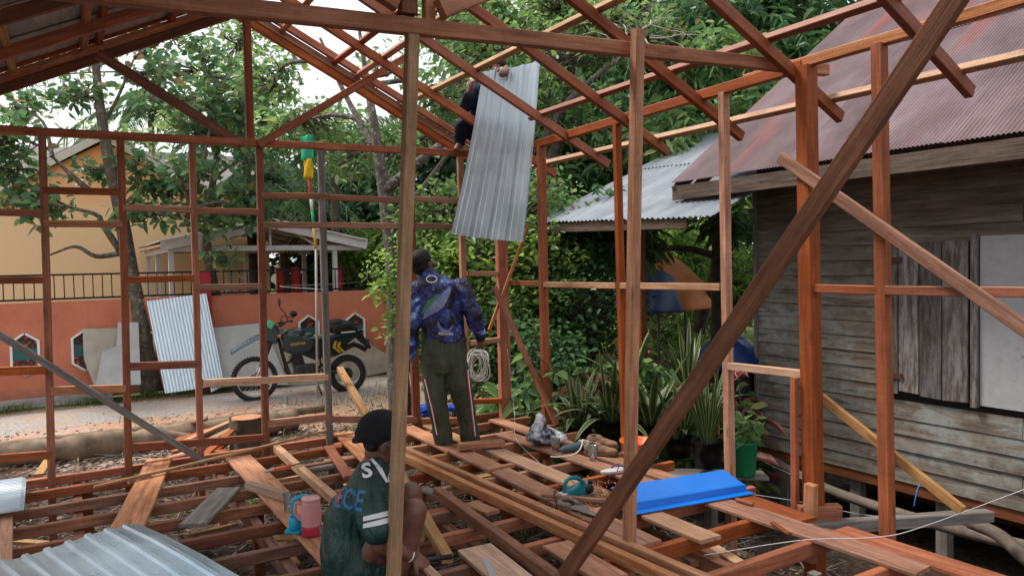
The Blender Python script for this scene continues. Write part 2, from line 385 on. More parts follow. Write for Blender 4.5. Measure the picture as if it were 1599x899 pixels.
# grass tufts
def blade(p):
    a = random.random()*6.28; L = random.uniform(.6, 1)*p[3]; c = Vector(p[:3]); b = Vector((math.cos(a), math.sin(a), 0)); s = Vector((-b.y, b.x, 0))*L*.06
    return [tuple(c-s), tuple(c+s), tuple(c+b*L*.3+Vector((0,0,L*.7))+s*.7), tuple(c+b*L*.3+Vector((0,0,L*.7))-s*.7), tuple(c+b*L*.75+Vector((0,0,L*.8)))], [(0,1,2,3),(3,2,4)]
pts = []
for cx, cy, r, k in ((-.8,13.55,.10,110),(.3,13.55,.10,120),(1.2,13.5,.10,90),(-2,13.55,.1,60),(1.55,8.3,.15,160),(2.75,8.9,.15,80),(1.25,6.9,.15,120),(1.05,4.2,.15,60),(.35,4.7,.1,50),(3.3,7.3,.3,200),(1.5,3.3,.1,50),(3.0,4.9,.15,70),(4.6,7.6,.7,900),(6.8,9.5,1.6,1500),(9,10,2,1500),(12,12,3,1200)):
    for _ in range(k):
        x = cx+random.gauss(0, r*1.6); y = cy+random.gauss(0, r); pts.append((x, y, hgt(x, y), random.uniform(.08,.2)))
GRASS = leafmat('grass_blades', [(.05,.09,.02),(.12,.19,.04),(.09,.13,.03)], .3)
o = link('grass', scatter_mesh('grass', pts, blade), GRASS); tag(o, 'tufts of green grass at the foot of the wall and in the gaps', 'grass', kind='stuff')

# ================================================================== TIMBER HOUSE FRAME
frame = empty('timber_house_frame', 'unfinished reddish timber house frame with bare posts rafters and open floor joists', 'house frame', (1.3, 4.6, 0))
F = frame
YB = 6.5; XR = 3.9
def post(px_t, py_t, px_b, py_b, plane, val, w_, d_, mat=W_RED, zt=None, zb=None, label=None, name='post'):
    fn = ox if plane == 'x' else oy
    a = fn(px_b, py_b, val); b = fn(px_t, py_t, val)
    if zb is not None: a = a + (a-b)*((zb-a.z)/((a-b).z))
    if zt is not None: b = b + (b-a)*((zt-b.z)/((b-a).z))
    return timber(name, a, b, w_, d_, mat, F, face=(0,1,0), seg=3, warp=.006, label=label)
# back wall posts, from the left
for q, (xt, yt, xb, yb, wd, mat) in enumerate([(66,220,80,735,.052,W_RED),(188,230,200,720,.054,W_RED),(300,232,313,700,.05,W_RED),(405,236,415,690,.058,W_RED),(501,240,515,685,.056,W_GRY)]):
    post(xt, yt, xb, yb, 'y', YB, wd, .05, mat, zt=2.575, zb=-.55)
post(640, 300, 650, 665, 'y', YB, .075, .05, W_RED, zt=2.59, zb=-.3)
post(722, 370, 730, 650, 'y', YB, .06, .05, W_BRN, zt=2.6, zb=-.3)
post(783, 380, 789, 640, 'y', YB, .115, .07, W_RED, zt=2.6, zb=-.6)
# right wall posts
post(845, 230, 853, 620, 'x', XR, .075, .06, W_ORG, zt=2.64, zb=-.6)
post(963, 195, 977, 690, 'x', XR, .06, .05, W_ORG, zt=2.66, zb=-.6)
post(1130, 150, 1140, 700, 'x', XR, .06, .055, W_BRN, zt=2.68, zb=-.7)
post(1259, 120, 1271, 780, 'x', XR, .10, .09, W_ORG, zt=2.70, zb=-.95, label='thick bright orange corner post of the frame')
post(1373, 80, 1386, 820, 'x', XR, .068, .065, W_ORG, zt=2.71, zb=-.95)
a = ox(1251, 590, XR-.07); timber('post_stub', (a.x, a.y+.05, -.1), (a.x, a.y+.05, .80), .04, .04, W_RED, F, face=(0,1,0))
a = ox(1263, 735, XR-.11); timber('post_stub', (a.x, a.y, -.3), (a.x+.02, a.y, .17), .05, .07, W_BRN, F, face=(0,1,0))
timber('block', (3.80, 2.93, -.03), (4.02, 2.80, -.03), .07, .1, W_RED, F)
# inner posts of the front truss
_a = oy(983, 850, 2.99); _b = oy(996, 47, 2.99); _a = _a+(_a-_b)*.18
timber('post', _a, _b, .056, .055, W_BRN, F, face=(0,1,0), seg=3, warp=.004, label='brown post rising past the tie beam in mid picture')
a = oy(614, 905, 3.10); b = oy(644, 45, 3.10); a = a+(a-b)*((-.3-a.z)/((a-b).z))
FP = timber('post', a, b, .056, .05, W_YEL, F, face=(0,1,0), seg=4, warp=.01, label='streaked yellow-brown post standing nearest the camera')
# tie beam of the front truss
a = oy(100, -16, 3.12); b = oy(1290, 110, 3.06)
a = a+(a-b).normalized()*1.0
timber('tie_beam', a, b, .05, .074, W_PNK, F, seg=4, warp=.008, label='long dull pinkish tie beam across the front truss')
# ridge, king posts, struts
RX, RZ = 1.38, 3.88; SL = .487
def rz_(x): return RZ - SL*abs(x-RX)
for y in (3.1,):
    timber('king_post', (RX-.03, y-.02, 2.66), (RX-.03, y-.02, RZ-.06), .08, .05, W_DRK, F, face=(0,1,0))
    timber('king_post', (RX+.10, y+.04, 2.66), (RX+.10, y+.04, 2.95), .05, .05, W_BRN, F, face=(0,1,0))
    timber('strut', (RX+.12, y-.04, 2.70), (2.55, y-.04, rz_(2.55)-.06), .05, .09, W_BRN, F)
    timber('strut', (RX-.08, y-.04, 2.70), (.15, y-.04, rz_(.15)-.06), .05, .09, W_BRN, F)
# back wall plate, girts
a = oy(-60, 207, YB); b = oy(795, 243, YB); b = Vector((3.93, YB, b.z)); a = Vector((-1.55, YB, a.z+.02))
timber('top_plate', a, b, .055, .06, W_RED, F, seg=5, warp=.008)
def girt(x0, y0, x1, y1, plane, val, w_=.045, h=.05, mat=W_RED, name='girt', label=None):
    fn = ox if plane == 'x' else oy
    return timber(name, fn(x0, y0, val), fn(x1, y1, val), w_, h, mat, F, label=label)
for g in [(-60,330,66,333),(66,297,188,300),(69,349,190,350),(192,324,299,327),(303,329,404,331),(407,306,505,306),(-60,438,68,437),(195,437,303,434),(307,449,408,447),
          (-60,582,72,577),(80,610,196,606),(202,572,308,568),(316,598,512,588),(-60,720,82,709),(206,698,412,683),(418,661,516,650),(518,654,650,654),
          (409,351,640,353),(503,308,640,313),(646,352,708,354),(646,310,715,314),(656,590,720,588),(657,658,724,656)]:
    mat = random.choice([W_RED, W_RED, W_PNK, W_BRN])
    if g[0] in (303, 316, 307, 407, 503, 409, 646): mat = W_PNK if g[0] not in (316,) else W_PAL
    girt(g[0], g[1], g[2], g[3], 'y', YB-.004, .045, .052 if g[1] < 560 else .062, mat)
girt(733, 536, 780, 530, 'y', YB-.01, mat=W_BRN); girt(733, 627, 785, 625, 'y', YB-.01, mat=W_RED); girt(731, 427, 776, 427, 'y', YB-.01, mat=W_BRN)
# right wall plate and girts
b_ = ox(1600, 3, XR); timber('top_plate', (XR, 6.6, 2.66), (XR, 2.95, 2.71), .055, .07, W_ORG, F, seg=3, warp=.006)
timber('top_plate', (XR+.005, 3.4, 2.725), (XR+.005, .6, 2.745), .055, .06, W_BRN, F, seg=2, warp=.006)
for x0,y0,x1,y1,m_ in [(787,441,846,443,W_ORG),(851,444,964,446,W_PAL),(969,446,1126,448,W_PAL),(1137,571,1255,584,W_PAL),(1272,450,1373,453,W_ORG),(1384,453,1660,457,W_ORG)]:
    girt(x0, y0, x1, y1, 'x', XR-.012, .045, .05, m_)
# diagonal braces
timber('brace', oy(772, 448, 6.42), (3.86, 5.62, .03), .06, .03, W_ORG, F, label='orange diagonal brace at the back corner')
timber('brace', ox(826, 350, 4.0), oy(764, 515, 6.42), .05, .03, W_BRN, F)
timber('brace', ox(1219, 246, XR-.06), ox(1625, 530, XR-.06), .035, .07, W_PNK, F, label='grey-brown brace nailed across the right wall posts')
timber('brace', ox(1283, 620, XR+.06), ox(1503, 797, XR+.06), .03, .055, W_YEL, F, label='thin yellow brace behind the orange posts')
timber('brace', oy(-60, 486, YB-.06), oy(322, 722, YB-.06), .045, .05, W_GRY, F, label='grey diagonal brace low on the left of the back wall')
# big diagonal prop in the foreground
a = oz(876, 906, 0.02); b = at(1508, -28, 2.32); 
FB = timber('brace', a-(b-a).normalized()*.12, b+(b-a).normalized()*.5, .070, .045, W_DRK, F, face=tuple(-ray(1190,450)+.42*(-RGT*.8+Vector((0,0,.6)))), seg=4, warp=.006, label='large dark brown prop slanting across the foreground')
# gable of the back truss
YG = 7.0
a = oy(385, 28, 6.5); b = oy(391, 226, 6.5)
timber('king_post', b, a, .062, .05, W_RED, F, face=(0,1,0))
timber('strut', oy(152, 84, 6.5), oy(378, 226, 6.5), .04, .075, W_RED, F)
timber('strut', oy(404, 226, 6.46), oy(640, 86, 6.46), .04, .065, W_RED, F)
# rafters, both slopes
for q, y in enumerate((6.22, 5.42, 4.6, 3.79, 2.99, 2.2, 1.4)):
    timber('rafter', (4.34+random.uniform(-.05,.03), y, rz_(4.34)), (RX+.02, y, RZ), .045, .075, W_ORG if q in (1,2,4,5) else W_RED, F, seg=2, warp=.006)
    timber('rafter', (-1.95, y, rz_(-1.95)), (RX-.02, y, RZ), .045, .085, W_DRK if q else W_RED, F)
for dz, y, mt in ((0, YG, W_RED), (.085, YG+.01, W_BRN), (.165, YG-.03, W_RED)):
    timber('rafter', (4.34, y, rz_(4.34)-.06+dz), (RX+.02, y, RZ-.06+dz), .05, .065, mt, F)
    timber('rafter', (-1.95, y, rz_(-1.95)-.06+dz), (RX-.02, y, RZ-.06+dz), .05, .07, mt if dz else W_DRK, F)
timber('ridge_beam', (RX, 7.05, RZ+.02), (RX, .8, RZ+.02), .05, .09, W_RED, F)
# purlins on the right slope and the left slope
for x, y0, y1, mt in ((4.23,6.6,-.2,W_PAL),(3.63,5.62,.3,W_ORG),(2.98,7.1,1.0,W_YEL),(2.50,7.1,1.0,W_BRN),(2.28,7.05,5.2,W_RED),(1.8,7.05,1,W_BRN)):
    timber('purlin', (x, y0, rz_(x)+.062), (x, y1, rz_(x)+.062), .05, .045, mt, F, face=(SL,0,1), seg=3, warp=.01)
for x in (-.30, .19, .30, .85, -1.0, -1.6):
    timber('purlin', (x, 7.0, rz_(x)+.066), (x, .6, rz_(x)+.066), .05, .045, W_YEL if x in (-.30,) else W_RED, F, face=(-SL,0,1))
# left roof sheets on the purlins
dn = Vector((-1, 0, -SL)).normalized()
for k in range(9):
    y0 = 7.04-.74*k
    o_ = Vector((RX-.01, y0, RZ+.105+.003*(k % 2)))
    me = sheet_mesh(.78, 3.75, 'sine', .076, .009, 2)
    link('roof_sheet', me, M_ZINC2, F, uvframe(o_, (0,-1,0), dn))
# ---------------- floor: joists, bearers, stilts
JY = [6.56-.405*k for k in range(14)]
for q, y in enumerate(JY):
    yy = y+random.uniform(-.02,.02); mt = random.choice([W_JST, W_JST, W_BRN, W_RED]) if q < 9 else W_ORG
    if q in (9, 10): mt = W_RED
    timber('joist', (-1.5, yy, -.035+random.uniform(-.005,.003)), (1.9+random.uniform(-.2,.2), yy, -.035), .048, .066, mt if q > 1 else W_RED, F, seg=2, warp=.006)
    timber('joist', (1.72, yy+.052, -.037), (3.94 if q < 9 else 3.62, yy+.05+random.uniform(-.02,.02), -.037), .048, .07 if q < 9 else .085, random.choice([W_JST, W_BRN, W_RED]) if q not in (9,10) else W_ORG, F, seg=2, warp=.006)
for x in (-1.2, 0.02, .99, 1.98, 2.95, 3.82):
    timber('bearer', (x, 6.7, -.12), (x, .8, -.12), .06, .09, W_JST, F, seg=2, warp=.006)
for x in (-1.2, 0.02, .99, 1.98, 2.95, 3.86):
    for y in (6.45, 5.1, 3.75, 2.4):
        timber('stilt', (x+.065, y+.02, hgt(x, y)-.1), (x+.065, y+.02, -.12), .07, .07, random.choice([W_DRK, W_GRY, W_BRN]), F, face=(0,1,0))
for (x, y, m_) in ((.52,4.35,W_DRK),(.70,4.3,W_DRK),(2.2,3.0,W_GRY),(2.75,2.75,W_GRY),(3.45,2.9,W_GRY),(3.3,2.45,W_GRY)):
    timber('stilt', (x, y, hgt(x, y)-.1), (x, y, -.11), .055, .055, m_, F, face=(0,1,0))

# ================================================================== LOOSE BOARDS ON THE FLOOR
TK = .024
def board(x0, y0, x1, y1, w_, mat, label, z=None, h=TK, seg=3, warp=.004, name='plank', cat='plank', z1=None, grp='loose boards laid over the floor joists'):
    z = h/2+.003 if z is None else z; z1 = z if z1 is None else z1
    return timber(name, oz(x0, y0, z), oz(x1, y1, z1), w_, h, mat, None, seg=seg, warp=warp, label=label, cat=cat, group=grp)
board(249,717,192,838,.19,W_BRN,'wide brown plank slanting over the left joists under the zinc sheet')
board(357,763,300,820,.16,W_GRY,'short grey weathered board lying alone across the left joists')
board(372,714,560,905,.19,W_BRN,'wide brown plank that carries the pink jug and the blue mug')
board(432,700,560,812,.055,W_PAL,'squared pale beam running down behind the squatting man, with the knife across it', z=.033, h=.06)
board(388,757,452,777,.055,W_PAL,'short pale offcut beam resting on the jug plank', z=.056, h=.055)
timber('plank', oz(147,760,.05), oz(515,671,.07), .03, .02, W_YEL, None, label='long thin batten lying slantwise in front of the back wall posts', cat='plank', group='loose boards laid over the floor joists', seg=3, warp=.01)
board(513,697,545,745,.08,W_ORG,'small orange board behind the squatting man, beside his shoulder')
board(536,676,640,775,.17,W_BRN,'wide plank starting by the grey back post and passing behind the squatting man')
timber('beam', oz(699,872,.03), oy(531,576,6.9), .06, .05, W_YEL, None, label='yellow squared beam leaning up from the floor past the squatting man', cat='beam')
board(628,712,1060,911,.05,W_TWN,'left one of two long orange beams lying side by side down the floor', z=.034, h=.062, name='beam', cat='beam')
board(633,703,1120,915,.05,W_TWN,'right one of two long orange beams lying side by side down the floor', z=.034, h=.062, name='beam', cat='beam')
board(633,667,712,704,.16,W_BRN,'brown plank under the left foot of the standing man')
board(700,696,1015,850,.165,W_BRN,'long brown plank under the blue planer', z=.016)
board(668,664,735,693,.10,W_YEL,'yellowish plank lying between the feet of the standing man', z=.015)
board(765,700,968,784,.15,W_PAL,'pale plank running past the far side of the blue planer')
board(785,677,1052,768,.15,W_BRN,'brown plank with the plastic bag, grinder and tea glass on it')
board(772,655,1098,764,.14,W_BRN,'outer brown plank with the tan shoes and orange bucket on it')
board(1015,803,1110,842,.15,W_PAL,'short pale plank just below the blue gutter piece')
board(1117,783,1444,891,.18,W_PNK,'long grey-brown plank running down the right edge of the floor', z=.016)
board(1152,775,1262,813,.15,W_RED,'short reddish plank with holes beside the thick orange post', z=.014)
board(1310,828,1590,918,.16,W_RED,'reddish plank at the lower right corner with a torn pale end', z=.02)
board(741,856,812,915,.2,W_PAL,'pale board with a strip of grey tape in the bottom middle')
oT = oz(757,872,.03); oT2 = oz(770,900,.03)
timber('tape_strip', oT, oT2, .03, .004, flat('grey_tape', (.35,.36,.38), .4), None, label='strip of grey tape stuck on the pale board at the bottom', cat='tape')
board(683,767,870,905,.06,W_PNK,'weathered squared beam in front of the squatting man', z=.037, h=.065, name='beam', cat='beam')
board(868,850,960,905,.17,W_BRN,'brown plank crossing under the foot of the dark foreground prop', z=.013)
board(716,697,786,691,.09,W_PNK,'rough split timber lying beside the feet of the standing man', z=.066, h=.05)
board(6,792,2,885,.10,W_BRN,'brown board end at the left edge of the floor', z=.016)
board(1150,779,1176,787,.03,W_ORG,'small orange wood scrap on the reddish plank', z=.042, h=.018)
board(660,764,702,774,.09,W_GRY,'short grey offcut beside the knee of the squatting man', z=.015)
board(735,786,770,800,.10,W_BRN,'small brown offcut between the weathered beam and the twin orange beams', z=.013)
board(846,772,962,783,.03,W_BRN,'round stick lying beside the planer', z=.055, h=.025)
board(925,800,985,786,.08,W_PAL,'small pale offcut behind the dark prop', z=.04)
board(633,702,652,708,.07,W_YEL,'tiny yellow block just right of the foremost post, by the twin beams', z=.02)
board(660,716,694,727,.10,W_ORG,'small orange board between the twin beams and the long brown plank', z=-.07)
board(694,728,722,742,.09,W_GRY,'small grey board under the joists beside the long brown plank', z=-.09)
board(590,742,640,742,.06,W_GRY,'grey block behind the knees of the squatting man', z=.02, h=.04)
board(1040,858,1085,880,.06,W_BRN,'narrow brown board at the lower right under the red joist', z=-.12, h=.04)
board(1085,840,1190,905,.07,W_PAL,'pale squared bearer offcut lying low between the two red joists', z=-.16, h=.06)
board(760,735,800,726,.05,W_BRN,'thin brown batten across the gap beside the long brown plank', z=.03, h=.03)
board(1206,815,1232,833,.03,W_DRK,'dark sliver of wood on the long grey-brown plank', z=.034, h=.012)
board(470,735,520,727,.05,W_GRY,'thin grey batten behind the squatting man, near the knife tip', z=.02, h=.03)
board(200,752,236,745,.04,W_YEL,'short yellow batten beside the wide slanting plank', z=.02, h=.03)
# timber outside the right wall
timber('beam', (3.75, 2.85, -.09), ox(1544, 804, 5.1), .08, .07, W_GRY, None, label='grey beam reaching from the floor edge towards the plank house', cat='beam')
# wood scrap heap near the stump
pile = [((268,693),(318,663),W_RED),((275,690),(332,668),W_RED),((268,706),(358,680),W_ORG),((285,690),(368,655),W_PAL),((300,700),(365,668),W_YEL),((318,712),(362,672),W_ORG),((322,715),(362,685),W_ORG),((250,700),(352,688),W_RED),((262,716),(292,707),W_PAL),((240,722),(300,708),W_ORG),((300,660),(322,655),W_ORG),((340,704),(372,712),W_RED),((395,740),(460,727),W_ORG),((405,757),(470,742),W_PAL),((60,742),(78,715),W_YEL),((460,700),(600,668),W_BRN),((500,705),(590,672),W_ORG),((390,722),(480,706),W_ORG)]
PL = ['red offcut highest on the left side of the scrap heap','red offcut lying just right of the highest left one in the heap','long orange offcut at the front of the scrap heap','pale split offcut on top of the scrap heap by the stump','yellow offcut under the pale one in the scrap heap','orange offcut standing steep against the stump side of the heap','second steep orange offcut nearest the stump','long red offcut low across the middle of the scrap heap','short pale offcut at the front left of the scrap heap','orange offcut at the lower left foot of the scrap heap','short orange offcut under the white rag on the heap','short red offcut between the heap and the stump','orange offcut under the joists below the thin batten','pale offcut under the joists below the knife','small yellow block beside the leftmost back wall post','long brown offcut outside the back wall behind the squatting man','long orange offcut outside the back wall behind the squatting man','orange offcut just beyond the far end of the jug plank']
for q, (p0, p1, m_) in enumerate(pile):
    z = -.45+.035*(q % 6) if q < 12 else -.3
    timber('wood_scrap', oz(p0[0], p0[1], z), oz(p1[0], p1[1], z+.04), .08, .03, m_, None, label=PL[q], cat='wood scrap', group='offcuts heaped by the tree stump')
bm = bmesh.new(); random.seed(11)
for k in range(60):
    c = Vector((random.uniform(-1.2, 3.6), random.uniform(2.6, 6.8), -.5)); a = random.uniform(0, 3.14)
    add_box(bm, c, (random.uniform(.15,.5), random.uniform(.04,.1), .025), Matrix.Rotation(a, 3, 'Z') @ Matrix.Rotation(random.uniform(-.2,.2), 3, 'Y'))
o = link('offcuts', bmend(bm, 'offcuts'), W_YEL); tag(o, 'yellow and brown offcuts dropped on the earth below the joists', 'offcuts', kind='stuff')
# log and stump
bark = flat('log_bark', (.20,.145,.10), .9, 0, .5, 5, .2, bmp=.8)
lg = empty('log', 'old barkless log lying along the dirt behind the back wall', 'log', (-.2, 9.7, -.6))
pts = bez([(-4.4,9.9,-.46),(-2.6,9.85,-.45),(-1.2,9.8,-.44),(0,9.72,-.43),(1.0,9.72,-.43),(2.0,9.62,-.42),(2.5,9.75,-.42)], 8)
bm = bmesh.new(); add_tube(bm, [p_-Vector((0,0,.03)) for p_ in pts], [.145+.015*math.sin(k*.8)+.015*math.sin(k*2.1) for k in range(len(pts))], 20)
for v_ in bm.verts: v_.co += Vector((0,1,1)).normalized()*(.03*mnoise.noise(v_.co*4)+.014*mnoise.noise(v_.co*13))
wlink('trunk', bmend(bm, 'l'), bark, lg, True)
bm = bmesh.new(); add_tube(bm, bez([(.9,9.6,-.38),(1.2,9.42,-.46),(1.25,9.3,-.52)],5), [.05]*5+[.045]*5+[.03], 8); wlink('branch_stub', bmend(bm, 'l'), bark, lg, True)
o = tube_obj('pole', bez([(-.9,10.4,-.47),(.8,10.1,-.43),(2.2,10.1,-.42),(3.1,10.2,-.44)],6), .06, bark); tag(o, 'thinner dark pole lying behind the old log', 'pole')
st = empty('tree_stump', 'sawn tree stump with a pale flat top beside the scrap heap', 'stump', at(385, 690, 8.2))
c = at(385, 655, 8.2); c.z = -.62
bm = bmesh.new(); prof = [(.22,0),(.185,.1),(.17,.25),(.17,.44),(.175,.5)]
add_lathe(bm, c, prof, 20)
for v_ in bm.verts: 
    a = math.atan2(v_.co.y-c.y, v_.co.x-c.x); s = 1+.07*math.sin(a*5)+.05*math.sin(a*3+1); v_.co.x = c.x+(v_.co.x-c.x)*s; v_.co.y = c.y+(v_.co.y-c.y)*s
top = [v_ for v_ in bm.verts if v_.co.z > c.z+.49]
wlink('bark', bmend(bm, 's'), flat('stump_bark', (.10,.075,.055), .95, 0, .5, 9, .2, bmp=1), st, True)
bm = bmesh.new(); add_lathe(bm, c+Vector((0,0,.48)), [(.165,0),(.165,.02),(.10,.024),(.001,.02)], 20); wlink('cut_top', bmend(bm, 's'), W_BRN, st, False)

# ================================================================== BOUNDARY WALL WITH RAILING
YW = 13.8
M_PINK, n, bs = newmat('salmon_wall_paint'); tc = N(n, 'ShaderNodeTexCoord')
t = noisetex(n, tc.outputs['Object'], 1.6, 6, .65); c = ramp(n, t.outputs[0], [(.3, (.46,.135,.075)), (.6, (.54,.18,.105)), (.8, (.47,.19,.13))])
t2 = noisetex(n, tc.outputs['Object'], 7, 6, .75); c = mixc(n, ramp(n, t2.outputs[0], [(.62, (0,0,0)), (.74, (.6,.6,.6))]), c, (.42,.30,.25))
spz = N(n, 'ShaderNodeSeparateXYZ'); n.links.new(tc.outputs['Object'], spz.inputs[0]); zz_ = N(n, 'ShaderNodeMath', operation='MULTIPLY_ADD'); zz_.inputs[1].default_value = .5; n.links.new(t2.outputs[0], zz_.inputs[0]); n.links.new(spz.outputs[2], zz_.inputs[2])
c = mixc(n, ramp(n, zz_.outputs[0], [(.30, (.75,.75,.75)), (.52, (0,0,0))]), c, (.20,.10,.07))
vst = N(n, 'ShaderNodeMapping'); vst.inputs['Scale'].default_value = (5, 5, .5); n.links.new(tc.outputs['Object'], vst.inputs[0]); ts_ = noisetex(n, vst.outputs[0], 1.6, 5, .7)
c = mixc(n, ramp(n, ts_.outputs[0], [(.56, (0,0,0)), (.72, (.45,.45,.45))]), c, (.30,.13,.09))
n.links.new(c, bs.inputs['Base Color']); bs.inputs['Roughness'].default_value = .85; bump(n, bs, t2.outputs[0], .3, .01)
M_CONC = flat('bare_concrete', (.33,.31,.28), .9, 0, .25, 5, .2, bmp=.3)
M_BLK = flat('black_metal_paint', (.012,.012,.014), .45, .3)
wall = empty('boundary_wall', 'salmon pink boundary wall with black railing along the gravel road', 'wall', (0, YW, -.6))
XW1 = oy(612, 500, YW).x
bm = bmesh.new(); add_box(bm, Vector(((-14+XW1)/2, YW+.07, .28)), (XW1+14, .14, 1.58)); wlink('wall_panel', bmend(bm, 'w'), M_PINK, wall)
bm = bmesh.new(); add_box(bm, Vector(((-14+.6)/2, YW+.04, -.55)), (14.6, .26, .24)); wlink('plinth', bmend(bm, 'w'), M_CONC, wall)
bm = bmesh.new(); add_box(bm, Vector((oy(318, 450, YW).x, YW+.02, .45)), (.22, .2, 2.1)); o = wlink('pillar', bmend(bm, 'w'), flat('dark_red_paint', (.36,.02,.03), .5, 0, .15), wall); o['label'] = 'dark red pillar'
for z in (1.115, 1.50):
    bm = bmesh.new(); add_box(bm, Vector(((-8+XW1)/2, YW+.07, z)), (XW1+8, .035, .03)); wlink('rail', bmend(bm, 'r'), M_BLK, wall)
bmesh_bar = None; x = XW1-.03; k = 0
barm = bpy.data.meshes.new('bar'); bmm = bmesh.new(); add_box(bmm, Vector((0,0,0)), (.016,.016,.38)); bmm.to_mesh(barm); bmm.free()
while x > -3.4:
    link('bar', barm, M_BLK, wall, Matrix.Translation((x, YW+.07, 1.31))); x -= .135
# hexagonal ornament vents
M_WHT = flat('white_paint', (.72,.72,.70), .6, 0, .08)
m, n, bs = newmat('painted_ornament'); tc = N(n, 'ShaderNodeTexCoord'); sp = N(n, 'ShaderNodeSeparateXYZ'); n.links.new(tc.outputs['Object'], sp.inputs[0])
mp = N(n, 'ShaderNodeMapping'); mp.inputs['Scale'].default_value = (14, 14, 14); n.links.new(tc.outputs['Object'], mp.inputs[0])
wv = N(n, 'ShaderNodeTexVoronoi'); wv.inputs['Scale'].default_value = 1.2; n.links.new(mp.outputs[0], wv.inputs[0])
c = ramp(n, wv.outputs['Distance'], [(.15, (.45,.22,.03)), (.35, (.16,.02,.015)), (.6, (.02,.008,.008))])
zz = N(n, 'ShaderNodeMath', operation='ABSOLUTE'); zs = N(n, 'ShaderNodeMath', operation='SUBTRACT'); zs.inputs[1].default_value = .33; n.links.new(sp.outputs[2], zs.inputs[0]); n.links.new(zs.outputs[0], zz.inputs[0])
c = mixc(n, ramp(n, zz.outputs[0], [(.085, (1,1,1)), (.095, (0,0,0))]), c, (.015,.10,.10)); n.links.new(c, bs.inputs['Base Color'])
M_ORN = m
for px_, py_ in ((39,547),(133,541),(483,508+30),(555,498+30),(-70,552),(222,541)):
    c0 = oy(px_, py_, YW); c0.z = .27 if px_ < 300 else .31; ch = [(-.0,.33),(.18,.2),(.18,-.2),(0,-.33),(-.18,-.2),(-.18,.2)]
    orn = bmesh.new(); add_prism(orn, [Vector((c0.x+a, YW-.006, c0.z+b)) for a, b in ch], (0, .02, 0)); o = wlink('ornament', bmend(orn, 'h'), M_ORN, wall)
    fr = bmesh.new(); pp = [Vector((c0.x+a*1.0, YW-.012, c0.z+b)) for a, b in ch]
    for a, b in zip(pp, pp[1:]+pp[:1]):
        d = (b-a).normalized(); add_box(fr, (a+b)/2, ((b-a).length+.02, .035, .03), frame_from(a, b))
    wlink('ornament_frame', bmend(fr, 'h'), M_WHT, o)
# leaning boards and sheets in front of the wall
def leaner(name, poly_px, yb, yt, mat, label, cat='board', th=.02):
    ys = [q[1] for q in poly_px]; y1, y0 = max(ys), min(ys); P = []
    for (x, y) in poly_px:
        Y = yb+(yt-yb)*(y1-y)/max(1, y1-y0); P.append(oy(x, y, Y))
    bm = bmesh.new(); nrm = (P[1]-P[0]).cross(P[2]-P[0]).normalized(); nrm = nrm if nrm.y > 0 else -nrm
    add_prism(bm, P, nrm*th); return tag(wlink(name, bmend(bm, name), mat), label, cat)
M_CB1 = flat('grey_cement_board', (.42,.42,.41), .85, 0, .16, 2.5, .2); M_CB2 = flat('beige_cement_board', (.38,.34,.28), .85, 0, .2, 2.5, .2)
leaner('board', [(129,513),(186,512),(184,600),(148,604),(131,560)], 13.35, 13.72, M_CB2, 'beige cut board leaning on the wall beside the hexagon ornament')
leaner('board', [(160,549),(182,540),(184,503),(216,503),(220,600),(149,602)], 13.2, 13.6, M_CB1, 'pale grey stepped board leaning left of the big trunk')
leaner('board', [(330,512),(400,505),(412,504),(450,600),(345,603)], 13.1, 13.6, M_CB1, 'large pale grey board leaning on the wall behind the front wheel', 'board')
leaner('board', [(414,516),(464,514),(474,522),(505,522),(510,600),(450,602),(418,600)], 13.3, 13.68, M_CB2, 'beige grey board leaning on the wall behind the motorbike')
leaner('board', [(506,514),(530,514),(545,522),(560,527),(614,558),(614,578),(510,600)], 13.35, 13.6, flat('tan_board', (.34,.29,.23), .85, 0, .2), 'tan board with a slanted top edge behind the rear wheel')
P0 = oy(258, 614, 12.75); P1 = oy(350, 600, 12.95); T0 = oy(229, 470, 13.55); T1 = oy(322, 458, 13.6)
def quad_sheet(name, b0, b1, t0, t1, kind, period, amp, mat, label, cat, rows=6, parent=None, nudge=0, bend=None):
    W = ((b1-b0).length+(t1-t0).length)/2; L = ((t0-b0).length+(t1-b1).length)/2; me = sheet_mesh(W, L, kind, period, amp, rows, bend)
    nrm = (b1-b0).cross(t0-b0).normalized()
    for v_ in me.vertices:
        u = v_.co.x/W; t_ = v_.co.y/L; p = (b0*(1-u)+b1*u)*(1-t_)+(t0*(1-u)+t1*u)*t_; v_.co = p + nrm*v_.co.z
    o = wlink(name, me, mat, parent)
    if label: tag(o, label, cat)
    return o
M_ZW = metal('pale_blue_zinc', (.50,.60,.68), (.68,.76,.82), .42, .35, (8,1,1), 3)
quad_sheet('zinc_sheet', P0, P1, T0, T1, 'sine', .052, .0055, M_ZW, 'pale blue corrugated sheet leaning on the wall by the big trunk', 'metal sheet')
quad_sheet('zinc_sheet', oy(330,612,12.9), oy(347,603,13.0), oy(300,462,13.66), oy(322,460,13.68), 'sine', .05, .009, M_ZW, 'narrow bent edge sheet standing behind the leaning corrugated sheet', 'metal sheet')
